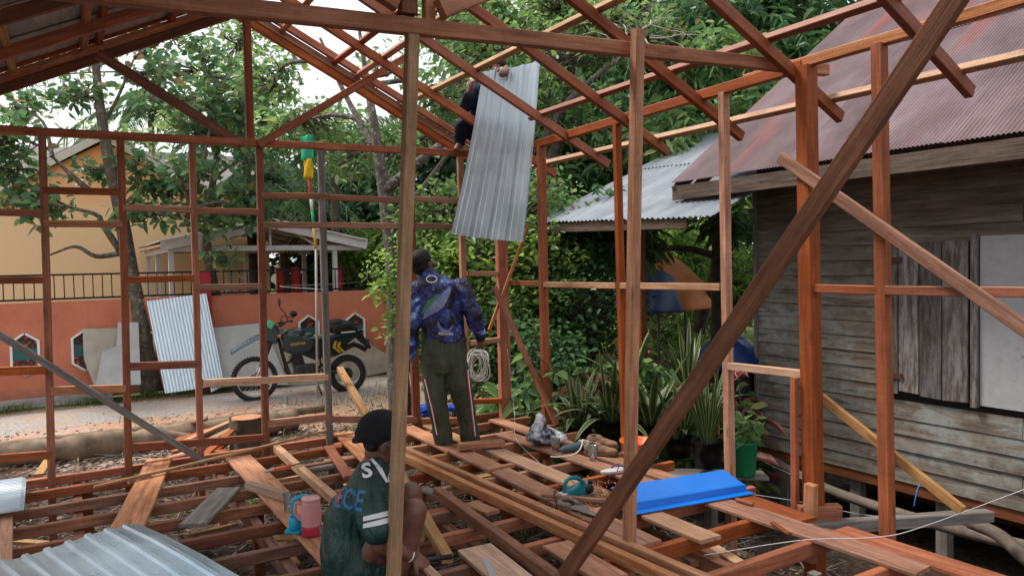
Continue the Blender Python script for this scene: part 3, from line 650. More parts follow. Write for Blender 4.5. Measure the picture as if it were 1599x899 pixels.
# ================================================================== ORANGE HOUSE BEHIND
YH = 19.0
hs_ = empty('orange_house', 'orange rendered house with a small gable behind the boundary wall', 'house', (-1, 21, -.5))
m, n, bs = newmat('orange_render'); tc = N(n, 'ShaderNodeTexCoord'); sp = N(n, 'ShaderNodeSeparateXYZ'); n.links.new(tc.outputs['Object'], sp.inputs[0])
t = noisetex(n, tc.outputs['Object'], .9, 5); ma = N(n, 'ShaderNodeMath', operation='MULTIPLY_ADD'); ma.inputs[1].default_value = 1.2; n.links.new(t.outputs[0], ma.inputs[0]); n.links.new(sp.outputs[2], ma.inputs[2])
mr = N(n, 'ShaderNodeMapRange'); mr.inputs[1].default_value = 3.9; mr.inputs[2].default_value = 5.4; n.links.new(ma.outputs[0], mr.inputs[0])
c = mixc(n, mr.outputs[0], (.92,.62,.35), (.90,.35,.12)); n.links.new(c, bs.inputs['Base Color']); bs.inputs['Roughness'].default_value = .9
M_OR = m
ap = oy(160, 213, YH); zt = 3.45; gl, gr = -1.0, 2.9
poly = [(-12, -.6), (4.4, -.6), (4.4, zt), (gr, zt), (ap.x, ap.z-.15), (gl, zt-.1), (-12, zt-.1)]
bm = bmesh.new(); add_prism(bm, [Vector((x, YH, z)) for x, z in poly], (0, .2, 0)); wlink('front_wall', bmend(bm, 'w'), M_OR, hs_)
bm = bmesh.new(); add_box(bm, Vector((4.3, YH+3.2, 1.4)), (.2, 6, 4.1)); wlink('side_wall', bmend(bm, 'w'), M_OR, hs_)
M_RF = flat('grey_brown_roof', (.15,.13,.13), .8, 0, .25, 3)
for s, xe in ((-1, gl-.4), (1, gr+.4)):
    a = Vector((ap.x, YH-.14, ap.z+.02)); e = Vector((xe, YH-.14, zt-.25))
    bm = bmesh.new(); add_prism(bm, [a, e, e+Vector((0,0,.09)), a+Vector((0,0,.1))], (0, 4.5, 0)); wlink('gable_roof', bmend(bm, 'r'), M_RF, hs_)
    timber('bargeboard', a+Vector((0,-.03,-.03)), e+Vector((0,-.03,-.03)), .04, .16, flat('cream_trim', (.62,.56,.46), .7), hs_)
bm = bmesh.new(); add_prism(bm, [Vector((-12.5, YH+.2, 3.36)), Vector((-12.5, YH+4, 4.75)), Vector((-12.5, YH+8, 3.36)), Vector((-12.5, YH+8, 3.48)), Vector((-12.5, YH+4, 4.87)), Vector((-12.5, YH+.2, 3.48))], (17.2, 0, 0)); wlink('main_roof', bmend(bm, 'r'), M_RF, hs_)
for xa, xb in ((-12.5, gl-.45), (gr+.45, 4.7)):
    bm = bmesh.new(); add_box(bm, Vector(((xa+xb)/2, YH-.08, 3.42)), (xb-xa, .1, .16)); wlink('fascia', bmend(bm, 'r'), flat('cream_trim', (.62,.56,.46), .7), hs_)
# ================================================================== CARPORT
cp = empty('carport', 'white framed carport with a low gable roof behind the boundary wall', 'carport', (3.35, 16, -.5))
M_CW = flat('white_steel_paint', (.62,.60,.60), .5, 0, .1)
x0, x1, y0, y1, ze, zr = 1.6, 5.1, 14.35, 18.8, 1.92, 2.36; xm = 3.35
for x in (x0+.02, x1-.5, xm):
    for y in (y0+.05, 16.6, y1-.2):
        if x == xm and y == y0+.05: continue
        bm = bmesh.new(); add_box(bm, Vector((x, y, .68)), (.085,.085,2.5)); wlink('carport_post', bmend(bm, 'p'), M_CW, cp)
for x in (x0, x1): timber('beam', (x, y0, ze), (x, y1, ze), .05, .12, M_CW, cp)
for y in (y0, 16.6): timber('beam', (x0+.03, y, ze), (x1-.03, y, ze), .05, .10, M_CW, cp)
for s, xe in ((1, x1+.12), (-1, x0-.15)):
    timber('fascia', (xm, y0-.12, zr+.02), (xe, y0-.12, ze+.06), .03, .20, M_CW, cp)
    u = Vector((xe-xm, 0, ze-zr+.04))
    for k in range(6):
        me = sheet_mesh(.78, u.length, 'sine', .1, .012, 1); link('roof_sheet', me, M_ZINC2, cp, uvframe(Vector((xm, y0-.15+.76*k if s < 0 else y0-.15+.76*(k+1), zr+.10)), (0, 1 if s < 0 else -1, 0), u))
    for y in (y0+.02, 15.5, 16.7, 17.9):
        timber('rafter', (xm, y, zr), (xe, y, ze+.04), .04, .06, M_CW, cp)
    for tt in (.2, .4, .6, .8, .98):
        timber('purlin', (xm+(xe-xm)*tt, y0, zr+(ze-zr)*tt+.05), (xm+(xe-xm)*tt, y1, zr+(ze-zr)*tt+.05), .05, .03, W_BRN, cp)
timber('truss_web', (xm, y0+.02, zr), (xm, y0+.02, ze), .04, .04, M_CW, cp)
timber('truss_web', (2.4, y0+.02, ze), (xm-.4, y0+.02, zr-.1), .04, .04, M_CW, cp); timber('truss_web', (4.3, y0+.02, ze), (xm+.4, y0+.02, zr-.1), .04, .04, M_CW, cp)
M_REDP = flat('bright_red_paint', (.55,.02,.035), .45, 0, .1)
for q, px_ in enumerate((437, 461, 467, 530)):
    c = at(px_, 445, 15.4+(.8 if q == 2 else 0)); bm = bmesh.new(); add_box(bm, Vector((c.x, c.y, .5)), (.13 if q != 2 else .07, .1, 2.1), None, .01)
    tag(wlink('red_post', bmend(bm, 'p'), M_REDP), ['leftmost red post seen behind the railing','red post left of the narrow one behind the railing','narrow red post behind the railing','rightmost red post behind the railing, beside a white carport post'][q], 'post')
# ================================================================== PLANK HOUSE ON THE RIGHT
ph = empty('plank_house', 'weathered clapboard house on stilts with a rusty purple corrugated roof', 'house', (6.3, 2.6, -1))
XH = 6.2; YE = 5.25
m, n, bs = newmat('weathered_clapboard_eave_shade')
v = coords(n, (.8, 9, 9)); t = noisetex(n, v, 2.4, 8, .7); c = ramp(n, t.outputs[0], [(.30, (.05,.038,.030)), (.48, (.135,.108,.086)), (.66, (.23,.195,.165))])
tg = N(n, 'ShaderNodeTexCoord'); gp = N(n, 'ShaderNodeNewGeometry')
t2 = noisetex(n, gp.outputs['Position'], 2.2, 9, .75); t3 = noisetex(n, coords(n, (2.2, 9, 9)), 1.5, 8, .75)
pm = N(n, 'ShaderNodeMath', operation='MULTIPLY'); zp = N(n, 'ShaderNodeSeparateXYZ'); n.links.new(gp.outputs['Position'], zp.inputs[0]); zm = N(n, 'ShaderNodeMapRange'); zm.inputs[1].default_value = 2.1; zm.inputs[2].default_value = 1.0; n.links.new(zp.outputs[2], zm.inputs[0])  # eave shade put into the colour: pale worn paint fades out upwards
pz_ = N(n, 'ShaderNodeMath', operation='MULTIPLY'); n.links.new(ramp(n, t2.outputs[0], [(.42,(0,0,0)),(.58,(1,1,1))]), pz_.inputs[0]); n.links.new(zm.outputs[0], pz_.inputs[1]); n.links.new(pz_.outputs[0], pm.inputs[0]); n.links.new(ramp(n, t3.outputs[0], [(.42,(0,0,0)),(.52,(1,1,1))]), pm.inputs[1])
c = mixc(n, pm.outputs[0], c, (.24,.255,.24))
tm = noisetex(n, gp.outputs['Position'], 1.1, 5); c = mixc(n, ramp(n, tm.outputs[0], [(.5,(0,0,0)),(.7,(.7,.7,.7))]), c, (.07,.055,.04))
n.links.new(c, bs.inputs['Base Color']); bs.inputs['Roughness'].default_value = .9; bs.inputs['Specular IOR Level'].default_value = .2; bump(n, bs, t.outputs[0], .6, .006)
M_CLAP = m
zb = -.42; bh = .138; nb = 22; random.seed(5)
WY0, WY1, WZ0, WZ1 = 2.0, 3.82, .34, 1.67
for k in range(nb):
    z = zb+k*bh; spans = [(-.6, YE)]
    if z+bh*.6 > WZ0 and z+bh*.3 < WZ1: spans = [(WY1+.02, YE)]
    elif k % 3 == 1: spans = [(-.6, 2.75), (2.755, YE)]
    for (ya, yb_) in spans:
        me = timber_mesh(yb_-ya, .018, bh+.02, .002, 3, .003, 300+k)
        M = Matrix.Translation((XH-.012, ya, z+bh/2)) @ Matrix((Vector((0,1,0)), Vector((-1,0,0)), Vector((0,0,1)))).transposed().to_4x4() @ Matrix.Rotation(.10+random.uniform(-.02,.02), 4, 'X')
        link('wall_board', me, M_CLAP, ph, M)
bm = bmesh.new(); add_box(bm, Vector((XH+.05, (YE-.6)/2, (zb+2.6)/2)), (.06, YE+.6, 2.6-zb)); wlink('wall_core', bmend(bm, 'w'), flat('dark_inside_timber', (.02,.016,.013), .9), ph)
for k in range(nb):                                     # gable end wall facing the plants
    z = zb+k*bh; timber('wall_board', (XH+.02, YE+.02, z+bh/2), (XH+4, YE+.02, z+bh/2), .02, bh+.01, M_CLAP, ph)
timber('corner_board', (XH-.03, YE+.012, zb), (XH-.03, YE+.012, 2.35), .05, .035, W_GRY, ph, face=(0,1,0))
# shutters
m, n, bs = newmat('peeling_shutter'); v = coords(n, (1.5, 9, 9)); t = noisetex(n, v, 2.5, 8, .75)
c = ramp(n, t.outputs[0], [(.36, (.05,.038,.032)), (.46, (.11,.088,.078)), (.56, (.20,.18,.18)), (.75, (.28,.26,.27))]); oi = N(n, 'ShaderNodeObjectInfo')
hsn = N(n, 'ShaderNodeHueSaturation'); mr = N(n, 'ShaderNodeMapRange'); mr.inputs[3].default_value = .55; mr.inputs[4].default_value = 1.3; n.links.new(oi.outputs['Random'], mr.inputs[0]); n.links.new(mr.outputs[0], hsn.inputs['Value']); n.links.new(c, hsn.inputs['Color']); n.links.new(hsn.outputs[0], bs.inputs['Base Color']); bs.inputs['Roughness'].default_value = .85
M_SHUT = m
sh = empty('shutter', None, None, (XH-.05, 3.45, WZ0)); sh.parent = ph; sh.location = Vector((XH-.05, 3.45, WZ0))-ph.location; 
ys = [3.80, 3.71, 3.53, 3.34, 3.13]
bm = bmesh.new(); add_box(bm, Vector((XH-.03, 3.46, 1.0)), (.015, .66, 1.28)); sh_me = bmend(bm, 'b')
bpy.data.objects.remove(sh)
sh = wlink('shutter', sh_me, flat('dark_inside_timber', (.02,.016,.013), .9), ph)
bpy.context.view_layer.update()
for a, b in zip(ys, ys[1:]):
    timber('plank', (XH-.048, (a+b)/2, WZ0+random.uniform(0,.03)), (XH-.048, (a+b)/2, WZ1-.02), abs(a-b)-.008, .02, M_SHUT, sh, face=(-1,0,0))
timber('window_frame', (XH-.04, 3.83, WZ0-.02), (XH-.04, 3.83, WZ1+.03), .035, .05, M_SHUT, ph, face=(-1,0,0))
timber('window_frame', (XH-.045, 3.085, WZ0-.02), (XH-.045, 3.085, WZ1+.03), .05, .05, M_SHUT, ph, face=(-1,0,0))
m, n, bs = newmat('white_weathered_panel'); t = noisetex(n, coords(n, (1,1,1), False), 9, 8, .8); c = ramp(n, t.outputs[0], [(.28, (.14,.12,.10)), (.40, (.34,.345,.36)), (.7, (.41,.415,.43))]); n.links.new(c, bs.inputs['Base Color']); bs.inputs['Roughness'].default_value = .7
bm = bmesh.new(); add_box(bm, Vector((XH-.03, 2.5, 1.01)), (.02, 1.1, 1.34)); wlink('white_panel', bmend(bm, 'p'), m, ph)
for z in (.5, 1.5): 
    bm = bmesh.new(); add_box(bm, Vector((XH-.068, 3.72, z)), (.01, .1, .05)); wlink('hinge', bmend(bm, 'h'), flat('rusty_iron', (.08,.035,.02), .8), sh)
# roof
m, n, bs = newmat('rusty_purple_roofing')
v = coords(n, (1.0, .5, 1)); t = noisetex(n, v, 1.6, 7, .65); c = ramp(n, t.outputs[0], [(.3, (.075,.040,.042)), (.5, (.145,.092,.097)), (.72, (.23,.165,.175))])
t2 = noisetex(n, coords(n, (1.3, .35, 1)), .9, 4, .5); c = mixc(n, ramp(n, t2.outputs[0], [(.56, (0,0,0)), (.70, (.85,.85,.85))]), c, (.30,.065,.038))
n.links.new(c, bs.inputs['Base Color']); bs.inputs['Roughness'].default_value = .5; bs.inputs['Metallic'].default_value = .15
M_RUST = m
SLH = .72; xe, zE = 5.55, 2.30
ud = Vector((1, 0, SLH)).normalized()
for k in range(10):
    y0 = YE+.6-.70*k
    for r, (xa, L, dz) in enumerate(((xe, 2.45, 0), (7.45, 2.9, .012))):
        o_ = Vector((xa, y0, zE+.06+(xa-xe)*SLH+dz+.006*(k % 2)))
        link('roof_sheet', sheet_mesh(.74, L, 'sine', .034, .006, 2), M_RUST, ph, uvframe(o_, (0, -1, 0), ud) @ Matrix.Diagonal((1,1,1,1)))
timber('fascia', (xe+.03, YE+.6, zE-.05), (xe+.03, -2, zE-.05), .03, .15, W_FAS, ph)
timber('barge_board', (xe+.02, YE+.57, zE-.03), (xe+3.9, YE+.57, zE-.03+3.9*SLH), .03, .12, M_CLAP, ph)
for y in (YE+.3, 4.2, 3.0, 1.8, .6): timber('rafter', (xe+.05, y, zE-.02), (xe+3.2, y, zE-.02+3.15*SLH), .05, .09, W_DRK, ph)
for y in (5.0, 4.2, 3.4, 2.6, 1.8, 1.0):
    for x in (XH+.1, XH+1.6): timber('stilt', (x, y, -1.3), (x, y, zb), .1, .1, W_GRY, ph, face=(0,1,0))
timber('sill_beam', (XH+.04, YE, zb-.05), (XH+.04, -.6, zb-.05), .1, .12, W_DRK, ph)
bm = bmesh.new(); add_box(bm, Vector((XH+2.1, 2.3, zb-.02)), (4, 5.8, .04)); wlink('floor', bmend(bm, 'f'), W_DRK, ph)
bm = bmesh.new(); add_box(bm, Vector((XH+4.1, 2.3, .5)), (.05, 5.8, 3.4)); wlink('back_wall', bmend(bm, 'f'), W_DRK, ph)
bm = bmesh.new(); add_box(bm, Vector((XH+1.5, 2.3, -.95)), (.05, 5.8, .95)); wlink('under_floor_boarding', bmend(bm, 'f'), W_DRK, ph)
# poles lying under the wall
M_POLE = flat('grey_pole_bark', (.14,.11,.09), .85, 0, .35, 9, .2, bmp=.5)
o = tube_obj('pole', bez([ox(1200,715,6.0), ox(1290,762,5.95), ox(1400,800,5.85), ox(1500,828,5.7), ox(1640,862,5.6)],6), .045, M_POLE, n=10); tag(o, 'round grey pole along the foot of the plank house', 'pole')
o = tube_obj('branch', bez([ox(1515,815,5.4), ox(1560,835,5.35), ox(1600,870,5.2), ox(1650,905,5.2)],6), .045, M_POLE, n=10); tag(o, 'crooked rough branch below the plank house, at the right edge', 'branch')
o = tube_obj('rope', [ox(1440,748,6.12), ox(1432,765,6.1), ox(1427,790,6.0)], .006, flat('blue_rope', (.03,.18,.5), .6), n=5); tag(o, 'thin blue rope tied to the pole under the plank house', 'rope')
# lean-to roof further back
lt = empty('lean_to_roof', 'pale corrugated lean-to roof between the trees and the plank house', 'roof', (6.6, 7, 1.9))
a0 = Vector((5.2, 8.05, 2.06)); 
m = metal('pale_grey_roofing', (.20,.22,.25), (.32,.35,.38), .45, .35, (1,.4,1), 3, .2, (.14,.09,.07))
ud2 = Vector((1, 0, .43)).normalized()
for k in range(4):
    for r, (xa, L, dz) in enumerate(((5.2, 1.95, 0), (6.93, 1.5, .014))):
        o_ = Vector((xa, 8.05-.76*k, 2.06-.03*k+(xa-5.2)*.43+dz)); link('roof_sheet', sheet_mesh(.80, L, 'sine', .075, .010, 2), m, lt, uvframe(o_, (0,-1,-.03), ud2))
timber('fascia', (5.24, 8.02, 1.98), (5.24, 5.3, 1.9), .03, .11, W_FAS, lt); timber('barge_board', (5.22, 8.0, 1.98), (8.4, 8.0, 3.35), .03, .1, W_GRY, lt)
for y in (7.8, 6.4): timber('post', (5.6, y, -.7), (5.6, y, 2.05), .08, .08, W_DRK, lt, face=(0,1,0))
# ================================================================== VEGETATION
def leaf_mesh(P, D, size, asp=.5, droop=.25, up=.6, jit=.25, fold=.18):
    """P (n,3) leaf bases, D (n,3) leaf directions -> folded four-triangle leaves"""
    n = len(P); size = np.asarray(size).reshape(-1, 1) if np.ndim(size) else np.full((n,1), size)
    D = D/np.linalg.norm(D, axis=1, keepdims=True)
    upv = np.array([[0,0,1.]])*up + rng.normal(0, .55, (n,3)); S = np.cross(D, upv); S /= np.linalg.norm(S, axis=1, keepdims=True)+1e-9; U = np.cross(S, D)
    L = size*rng.uniform(.45, 1.35, (n,1)); Wd = L*asp*.5
    g = np.array([[0,0,-1.]])
    v = np.empty((n, 6, 3))
    v[:,0] = P; v[:,1] = P+D*L*.3+S*Wd*.9+U*Wd*fold; v[:,2] = P+D*L*.72+S*Wd*.8+U*Wd*fold+g*L*droop*.4
    v[:,3] = P+D*L+g*L*droop; v[:,4] = P+D*L*.72-S*Wd*.8+U*Wd*fold+g*L*droop*.4; v[:,5] = P+D*L*.3-S*Wd*.9+U*Wd*fold
    return v
def leaves_obj(name, vs_list, mat, parent, center):
    v = np.concatenate(vs_list).reshape(-1,3)-np.array(center); n = len(v)//6
    b = (np.arange(n)*6)[:,None]; f = np.concatenate([b+np.array([0,1,2,3]), b+np.array([0,3,4,5])], axis=1).ravel()
    me = bpy.data.meshes.new(name); me.vertices.add(len(v)); me.vertices.foreach_set('co', v.astype('f').ravel())
    me.loops.add(n*8); me.loops.foreach_set('vertex_index', f.astype('i')); me.polygons.add(n*2)
    me.polygons.foreach_set('loop_start', np.arange(n*2, dtype='i')*4); me.update(calc_edges=True)
    return link(name, me, mat, parent, Matrix.Translation(Vector(center)))
def clusters(center, radii, k, per, size, asp=.5, rad=.22, droop=.25, shell=.35, pend=0., up=.6):
    """k twig ends inside an ellipsoid, per leaves around each: (twig points, leaf verts)"""
    d = rng.normal(size=(k,3)); d /= np.linalg.norm(d, axis=1, keepdims=True); r = rng.uniform(shell, 1, (k,1))**.7
    ends = np.array(center)+d*r*np.array(radii)
    # clumpy: pull ends towards a few attractors
    A = np.array(center)+rng.normal(size=(max(3, k//14), 3))*np.array(radii)*.55
    near = np.argmin(((ends[:,None,:]-A[None])**2).sum(2), axis=1); ends = ends*.68+A[near]*.32
    P = np.repeat(ends, per, axis=0)+rng.normal(0, rad*.4, (k*per,3)); D = rng.normal(size=(k*per,3)); D[:,2] = D[:,2]*.6+.15-pend
    D /= np.linalg.norm(D, axis=1, keepdims=True); P += D*rad*.3
    return ends, leaf_mesh(P, D, size, asp, droop, up)
def barkmat(name, a, b, sc_=5, moss=None):
    m, n, bs = newmat(name); t = noisetex(n, coords(n, (1,1,.6), False), sc_, 8, .75); c = ramp(n, t.outputs[0], [(.33, a), (.62, b)])
    if moss: t2 = noisetex(n, coords(n, (1,1,1), False), sc_*2.3, 3); c = mixc(n, ramp(n, t2.outputs[0], [(.56,(0,0,0)),(.64,(.8,.8,.8))]), c, moss)
    n.links.new(c, bs.inputs['Base Color']); bs.inputs['Roughness'].default_value = .92; bump(n, bs, t.outputs[0], .8, .02); return m
BK1 = barkmat('grey_green_bark', (.04,.033,.022), (.14,.12,.085), 7, (.24,.24,.19)); BK2 = barkmat('mottled_bark', (.03,.024,.018), (.12,.095,.075), 9, (.26,.25,.22)); BK3 = barkmat('dark_bark', (.035,.03,.022), (.11,.09,.07), 6)
def tree(name, label, trunk, r0, r1, blobs, leafmat_, bark, size=.13, asp=.55, per=8, cat='tree', group=None, limb=.03, rad=.22, droop=.25, base=None, pend=0., extra=(), twig=.006, limbs=True, up=.6):
    tp = bez(trunk, 6); base = Vector(trunk[0]); t = empty(name, label, cat, base, group)
    bm = bmesh.new(); nn = len(tp); add_tube(bm, tp, [r0+(r1-r0)*(k/(nn-1))**.8 for k in range(nn)], 12); 
    for (pts, ra, rb) in extra:
        q = bez(pts, 5); add_tube(bm, q, [ra+(rb-ra)*k/(len(q)-1) for k in range(len(q))], 8)
    wlink('trunk', bmend(bm, 'trunk'), bark, t, True)
    bm = bmesh.new(); allv = []; sk = tp[nn//3:]
    for (pts, ra, rb) in extra: sk = sk+bez(pts, 5)[3:]
    for (c, rr, k) in blobs:
        c = Vector(c); ends, lv = clusters(c, rr, k, per, size, asp, rad, droop, pend=pend, up=up); allv.append(lv)
        if limbs:
            s = min(sk, key=lambda p: (p-c).length+ (.8 if p.z > c.z else 0)); mid = (s+c)/2+Vector((random.uniform(-.2,.2), random.uniform(-.2,.2), random.uniform(-.1,.25)))
            lp = bez([s, mid, c], 5); add_tube(bm, lp, [limb*(1-.6*q/(len(lp)-1)) for q in range(len(lp))], 6, cap=False)
            for e in ends[::max(1, k//55)]:
                e = Vector(e); s2 = min(lp[3:], key=lambda p: (p-e).length); mid = (s2+e)/2+Vector((random.uniform(-.08,.08), random.uniform(-.08,.08), random.uniform(-.12,.05)))
                add_tube(bm, [s2, mid, e], [twig*2, twig*1.4, twig*.6], 4, cap=False)
    if limbs and len(bm.verts): wlink('branches', bmend(bm, 'br'), bark, t, True)
    else: bm.free()
    leaves_obj('crown', allv, leafmat_, t, base); return t
LF_JACK = leafmat('glossy_round_leaves', [(.035,.10,.05),(.065,.16,.07),(.11,.21,.075),(.045,.12,.06),(.075,.17,.07),(.05,.13,.055),(.16,.26,.09),(.07,.15,.065),(.18,.11,.04)], .42, .35)
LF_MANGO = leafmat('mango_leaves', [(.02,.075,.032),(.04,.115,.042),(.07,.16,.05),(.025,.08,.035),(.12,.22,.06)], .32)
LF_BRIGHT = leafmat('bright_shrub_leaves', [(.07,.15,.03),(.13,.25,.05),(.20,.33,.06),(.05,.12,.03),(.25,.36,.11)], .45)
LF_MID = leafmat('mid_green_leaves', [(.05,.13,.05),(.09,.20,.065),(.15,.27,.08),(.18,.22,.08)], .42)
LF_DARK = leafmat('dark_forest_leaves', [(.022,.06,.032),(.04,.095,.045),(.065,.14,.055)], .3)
LF_YEL = leafmat('yellowing_leaves', [(.10,.12,.03),(.16,.17,.04),(.22,.19,.06)], .35)
def B(px_, py_, dep, rx, ry, rz, k): return (at(px_, py_, dep), (rx, ry, rz), k)
D1 = 12.6
tree('broadleaf_tree', 'leaning tree with round glossy leaves in front of the orange house', [at(236,612,12.4), at(222,520,12.4), at(205,430,12.4), at(188,330,12.4), at(170,250,12.4), at(158,180,12.4), at(150,100,12.4), at(152,20,12.4)], .17, .05,
     [B(25,215,12,.75,.7,.45,44), B(20,265,12.3,.7,.5,.35,36), B(150,265,12.6,.5,.4,.2,16), B(260,290,12.5,.7,.4,.3,34), B(390,335,12.6,.5,.4,.25,24), B(85,320,12,.45,.5,.3,16), B(30,310,12,.5,.5,.4,26), B(125,150,12.5,.7,.8,.3,26), B(235,130,12.5,.7,.8,.35,26), B(100,90,13,.9,1,.4,26), B(240,335,12.2,.6,.5,.18,24), B(300,265,12.2,.6,.5,.3,34), B(20,160,13,.6,.8,.3,22), B(215,255,12.2,.35,.3,.2,10), B(330,190,12.8,.7,.7,.4,36), B(270,60,12.8,.8,.7,.35,22)],
     LF_JACK, BK1, size=.17, asp=.62, per=7, limb=.035, extra=[([at(188,392,12.4), at(160,350,12.3), at(150,335,12.3), at(105,322,12.2), at(70,300,12.2)], .06, .015), ([at(190,395,12.4), at(150,400,12.2), at(118,385,12.1), at(78,398,12.1)], .05, .015), ([at(188,360,12.4), at(200,340,12.3), at(215,330,12.2), at(300,325,12.1)], .05, .015), ([at(142,300,12.3), at(110,272,12.2), at(82,245,12.2)], .055, .02), ([at(158,200,12.4), at(185,150,12.3), at(210,90,12.3)], .035, .015)])
tree('young_tree', 'slim tree with a bare trunk rising behind the leaning corrugated sheet', [at(346,505,13.2), at(330,430,13.2), at(322,370,13.2), at(330,300,13.2), at(340,230,13.2), at(345,130,13.2)], .11, .04,
     [B(335,340,12.7,.35,.4,.35,26), B(380,310,12.8,.5,.5,.45,40), B(355,400,12.6,.22,.3,.14,9), B(360,180,13.4,1.0,.9,.8,100), B(310,110,13.6,.9,.9,.6,50), B(420,270,13.2,.6,.6,.5,46)], LF_JACK, BK1, size=.16, asp=.62, per=7)
tree('tall_tree', 'tall mottled trunk with sparse leafy limbs behind the foreground post', [at(628,672,9.4), at(620,560,9.5), at(615,420,9.6), at(600,300,9.7), at(585,200,9.8), at(572,120,10), at(560,40,10.2)], .17, .02,
     [B(470,190,11,.8,.8,.4,70), B(560,240,10.8,.8,.7,.35,60), B(640,220,10.8,.6,.7,.3,46), B(620,110,11,.5,.6,.25,26), B(690,150,11,.6,.7,.4,60), B(425,130,12,.7,.8,.5,80), B(700,40,11,.7,.8,.5,70)], LF_MID, BK2, size=.13, asp=.5, per=7, limb=.04,
     extra=[([at(598,300,9.7), at(640,265,9.6), at(690,225,9.6), at(740,200,9.7)], .08, .03), ([at(606,350,9.7), at(655,300,9.9), at(700,240,10)], .06, .03), ([at(590,240,9.8), at(540,150,10.3), at(500,60,10.6)], .05, .02)])
tree('small_leaved_tree', 'airy tree with thin bare twigs above the roof ridge', [at(400,560,16.5), at(395,400,16.5), at(380,200,16.5), at(375,60,16.5), at(370,-60,16.5)], .13, .05,
     [B(370,70,16,1.0,1.0,.7,60), B(350,140,16,1.2,1.0,.7,110), B(440,200,16,1.3,1.0,.8,190), B(300,200,16,1.2,1.0,.5,80), B(190,215,17,1.4,1,.35,50), B(40,120,17,1.2,1,.7,36)], LF_MID, BK3, size=.15, asp=.55, per=7, rad=.3)
tree('mango_tree', 'dense dark mango tree behind the right hand rafters', [at(1010,640,13.5), at(1020,480,13.5), at(1010,350,13.5), at(1030,200,13.5), at(1050,60,13.5)], .28, .12,
     [B(1000,250,13,1.4,1.2,.9,330), B(1130,190,13,1.3,1.2,1.0,330), B(1210,110,13,1.3,1.2,1.0,300), B(1080,90,13.5,1.5,1.2,1.0,260), B(930,300,13,1.0,1.0,.5,170), B(1230,10,13.5,.9,1.2,.7,190), B(1120,20,13.5,1.2,1.2,.6,150), B(900,190,13.4,1.2,1,.9,210)], LF_MANGO, BK3, size=.25, asp=.26, per=9, droop=.45, rad=.25, pend=.35, limb=.06)
tree('mango_tree', 'mango branches with bright new leaves nearest the right rafters', [at(1090,520,11.5), at(1120,400,11.5), at(1100,300,11.5), at(1060,180,11.5)], .1, .05,
     [B(1040,210,11,.6,.6,.4,70), B(1120,80,11,.5,.6,.35,60), B(1180,190,11.2,.6,.6,.5,90), B(1150,270,11.2,.6,.6,.3,60)], LF_MID, BK3, size=.24, asp=.26, per=9, droop=.45, rad=.25, pend=.3, limb=.04)
tree('twiggy_tree', 'tree with pale bare twigs and sparse leaves above the standing man', [at(830,560,12), at(840,400,12), at(850,300,12), at(880,180,12), at(900,60,12)], .14, .06,
     [B(900,90,11.6,1.0,.9,.6,110), B(850,170,11.8,.9,.8,.8,120), B(960,40,11.6,.9,.8,.4,80), B(1010,60,11.3,.6,.6,.35,40), B(760,80,12,1.0,.8,.7,130), B(880,10,12,1.2,.8,.5,90)], LF_MID, BK2, size=.13, asp=.45, per=7, limb=.045, twig=.010,
     extra=[([at(850,300,12), at(845,250,11.6), at(870,180,11.4), at(930,120,11.2), at(1010,60,11)], .08, .025)])
# dry twig tangle
bm = bmesh.new(); random.seed(3)
for k in range(46):
    a = at(990+random.uniform(-30,30), 55+random.uniform(-25,25), 11+random.uniform(-.4,.4)); p = [a]; d = Vector((random.uniform(-1,1), random.uniform(-1,1), random.uniform(-.6,.9))).normalized()
    for s in range(5): p.append(p[-1]+d*random.uniform(.08,.2)); d = (d+Vector((random.uniform(-.5,.5), random.uniform(-.5,.5), random.uniform(-.5,.2)))).normalized()
    add_tube(bm, p, [.012,.010,.008,.006,.005,.003], 4, cap=False)
o = wlink('dry_twigs', bmend(bm, 'tw'), flat('pale_dry_twig', (.42,.38,.32), .9)); tag(o, 'tangle of pale dry twigs in the tree above the right rafters', 'twigs')
tree('yellowing_shoot', 'yellowish leafy shoot beside the dry twigs', [at(1040,110,11.2), at(1050,80,11.1), at(1045,40,11.1)], .02, .01, [B(1050,70,11.1,.22,.2,.22,20)], LF_YEL, BK3, size=.11, asp=.5, per=6, cat='branch')
# bright hedge shrubs behind the back corner
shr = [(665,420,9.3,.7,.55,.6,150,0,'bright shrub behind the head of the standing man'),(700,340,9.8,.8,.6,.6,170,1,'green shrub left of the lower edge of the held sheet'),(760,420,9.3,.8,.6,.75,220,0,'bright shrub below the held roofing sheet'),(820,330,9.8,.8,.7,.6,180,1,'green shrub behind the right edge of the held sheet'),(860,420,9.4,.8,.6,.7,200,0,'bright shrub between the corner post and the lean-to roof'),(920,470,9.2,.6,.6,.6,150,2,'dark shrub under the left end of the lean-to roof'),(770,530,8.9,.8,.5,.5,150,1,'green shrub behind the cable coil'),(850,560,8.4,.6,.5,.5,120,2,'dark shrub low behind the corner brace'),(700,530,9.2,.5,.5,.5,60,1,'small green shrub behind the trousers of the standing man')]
for (x, y, d, a, b, c_, k, t_, lab_) in shr:
    c0 = at(x, y, d); g0 = Vector((c0.x, c0.y, hgt(c0.x, c0.y)-.02))
    tree('shrub', lab_, [g0, (g0+c0)/2+Vector((.1,0,0)), c0], .03, .012, [(c0, (a,b,c_), k), (c0-Vector((0,0,c_*.9)), (a*.9,b,c_*.8), k//2)], [LF_BRIGHT, LF_MID, LF_MANGO][t_], BK3, size=.085, asp=.55, per=11, cat='shrub', group=['bright shrubs of the thicket','mid green shrubs of the thicket','dark shrubs of the thicket'][t_], rad=.2, limb=.012)
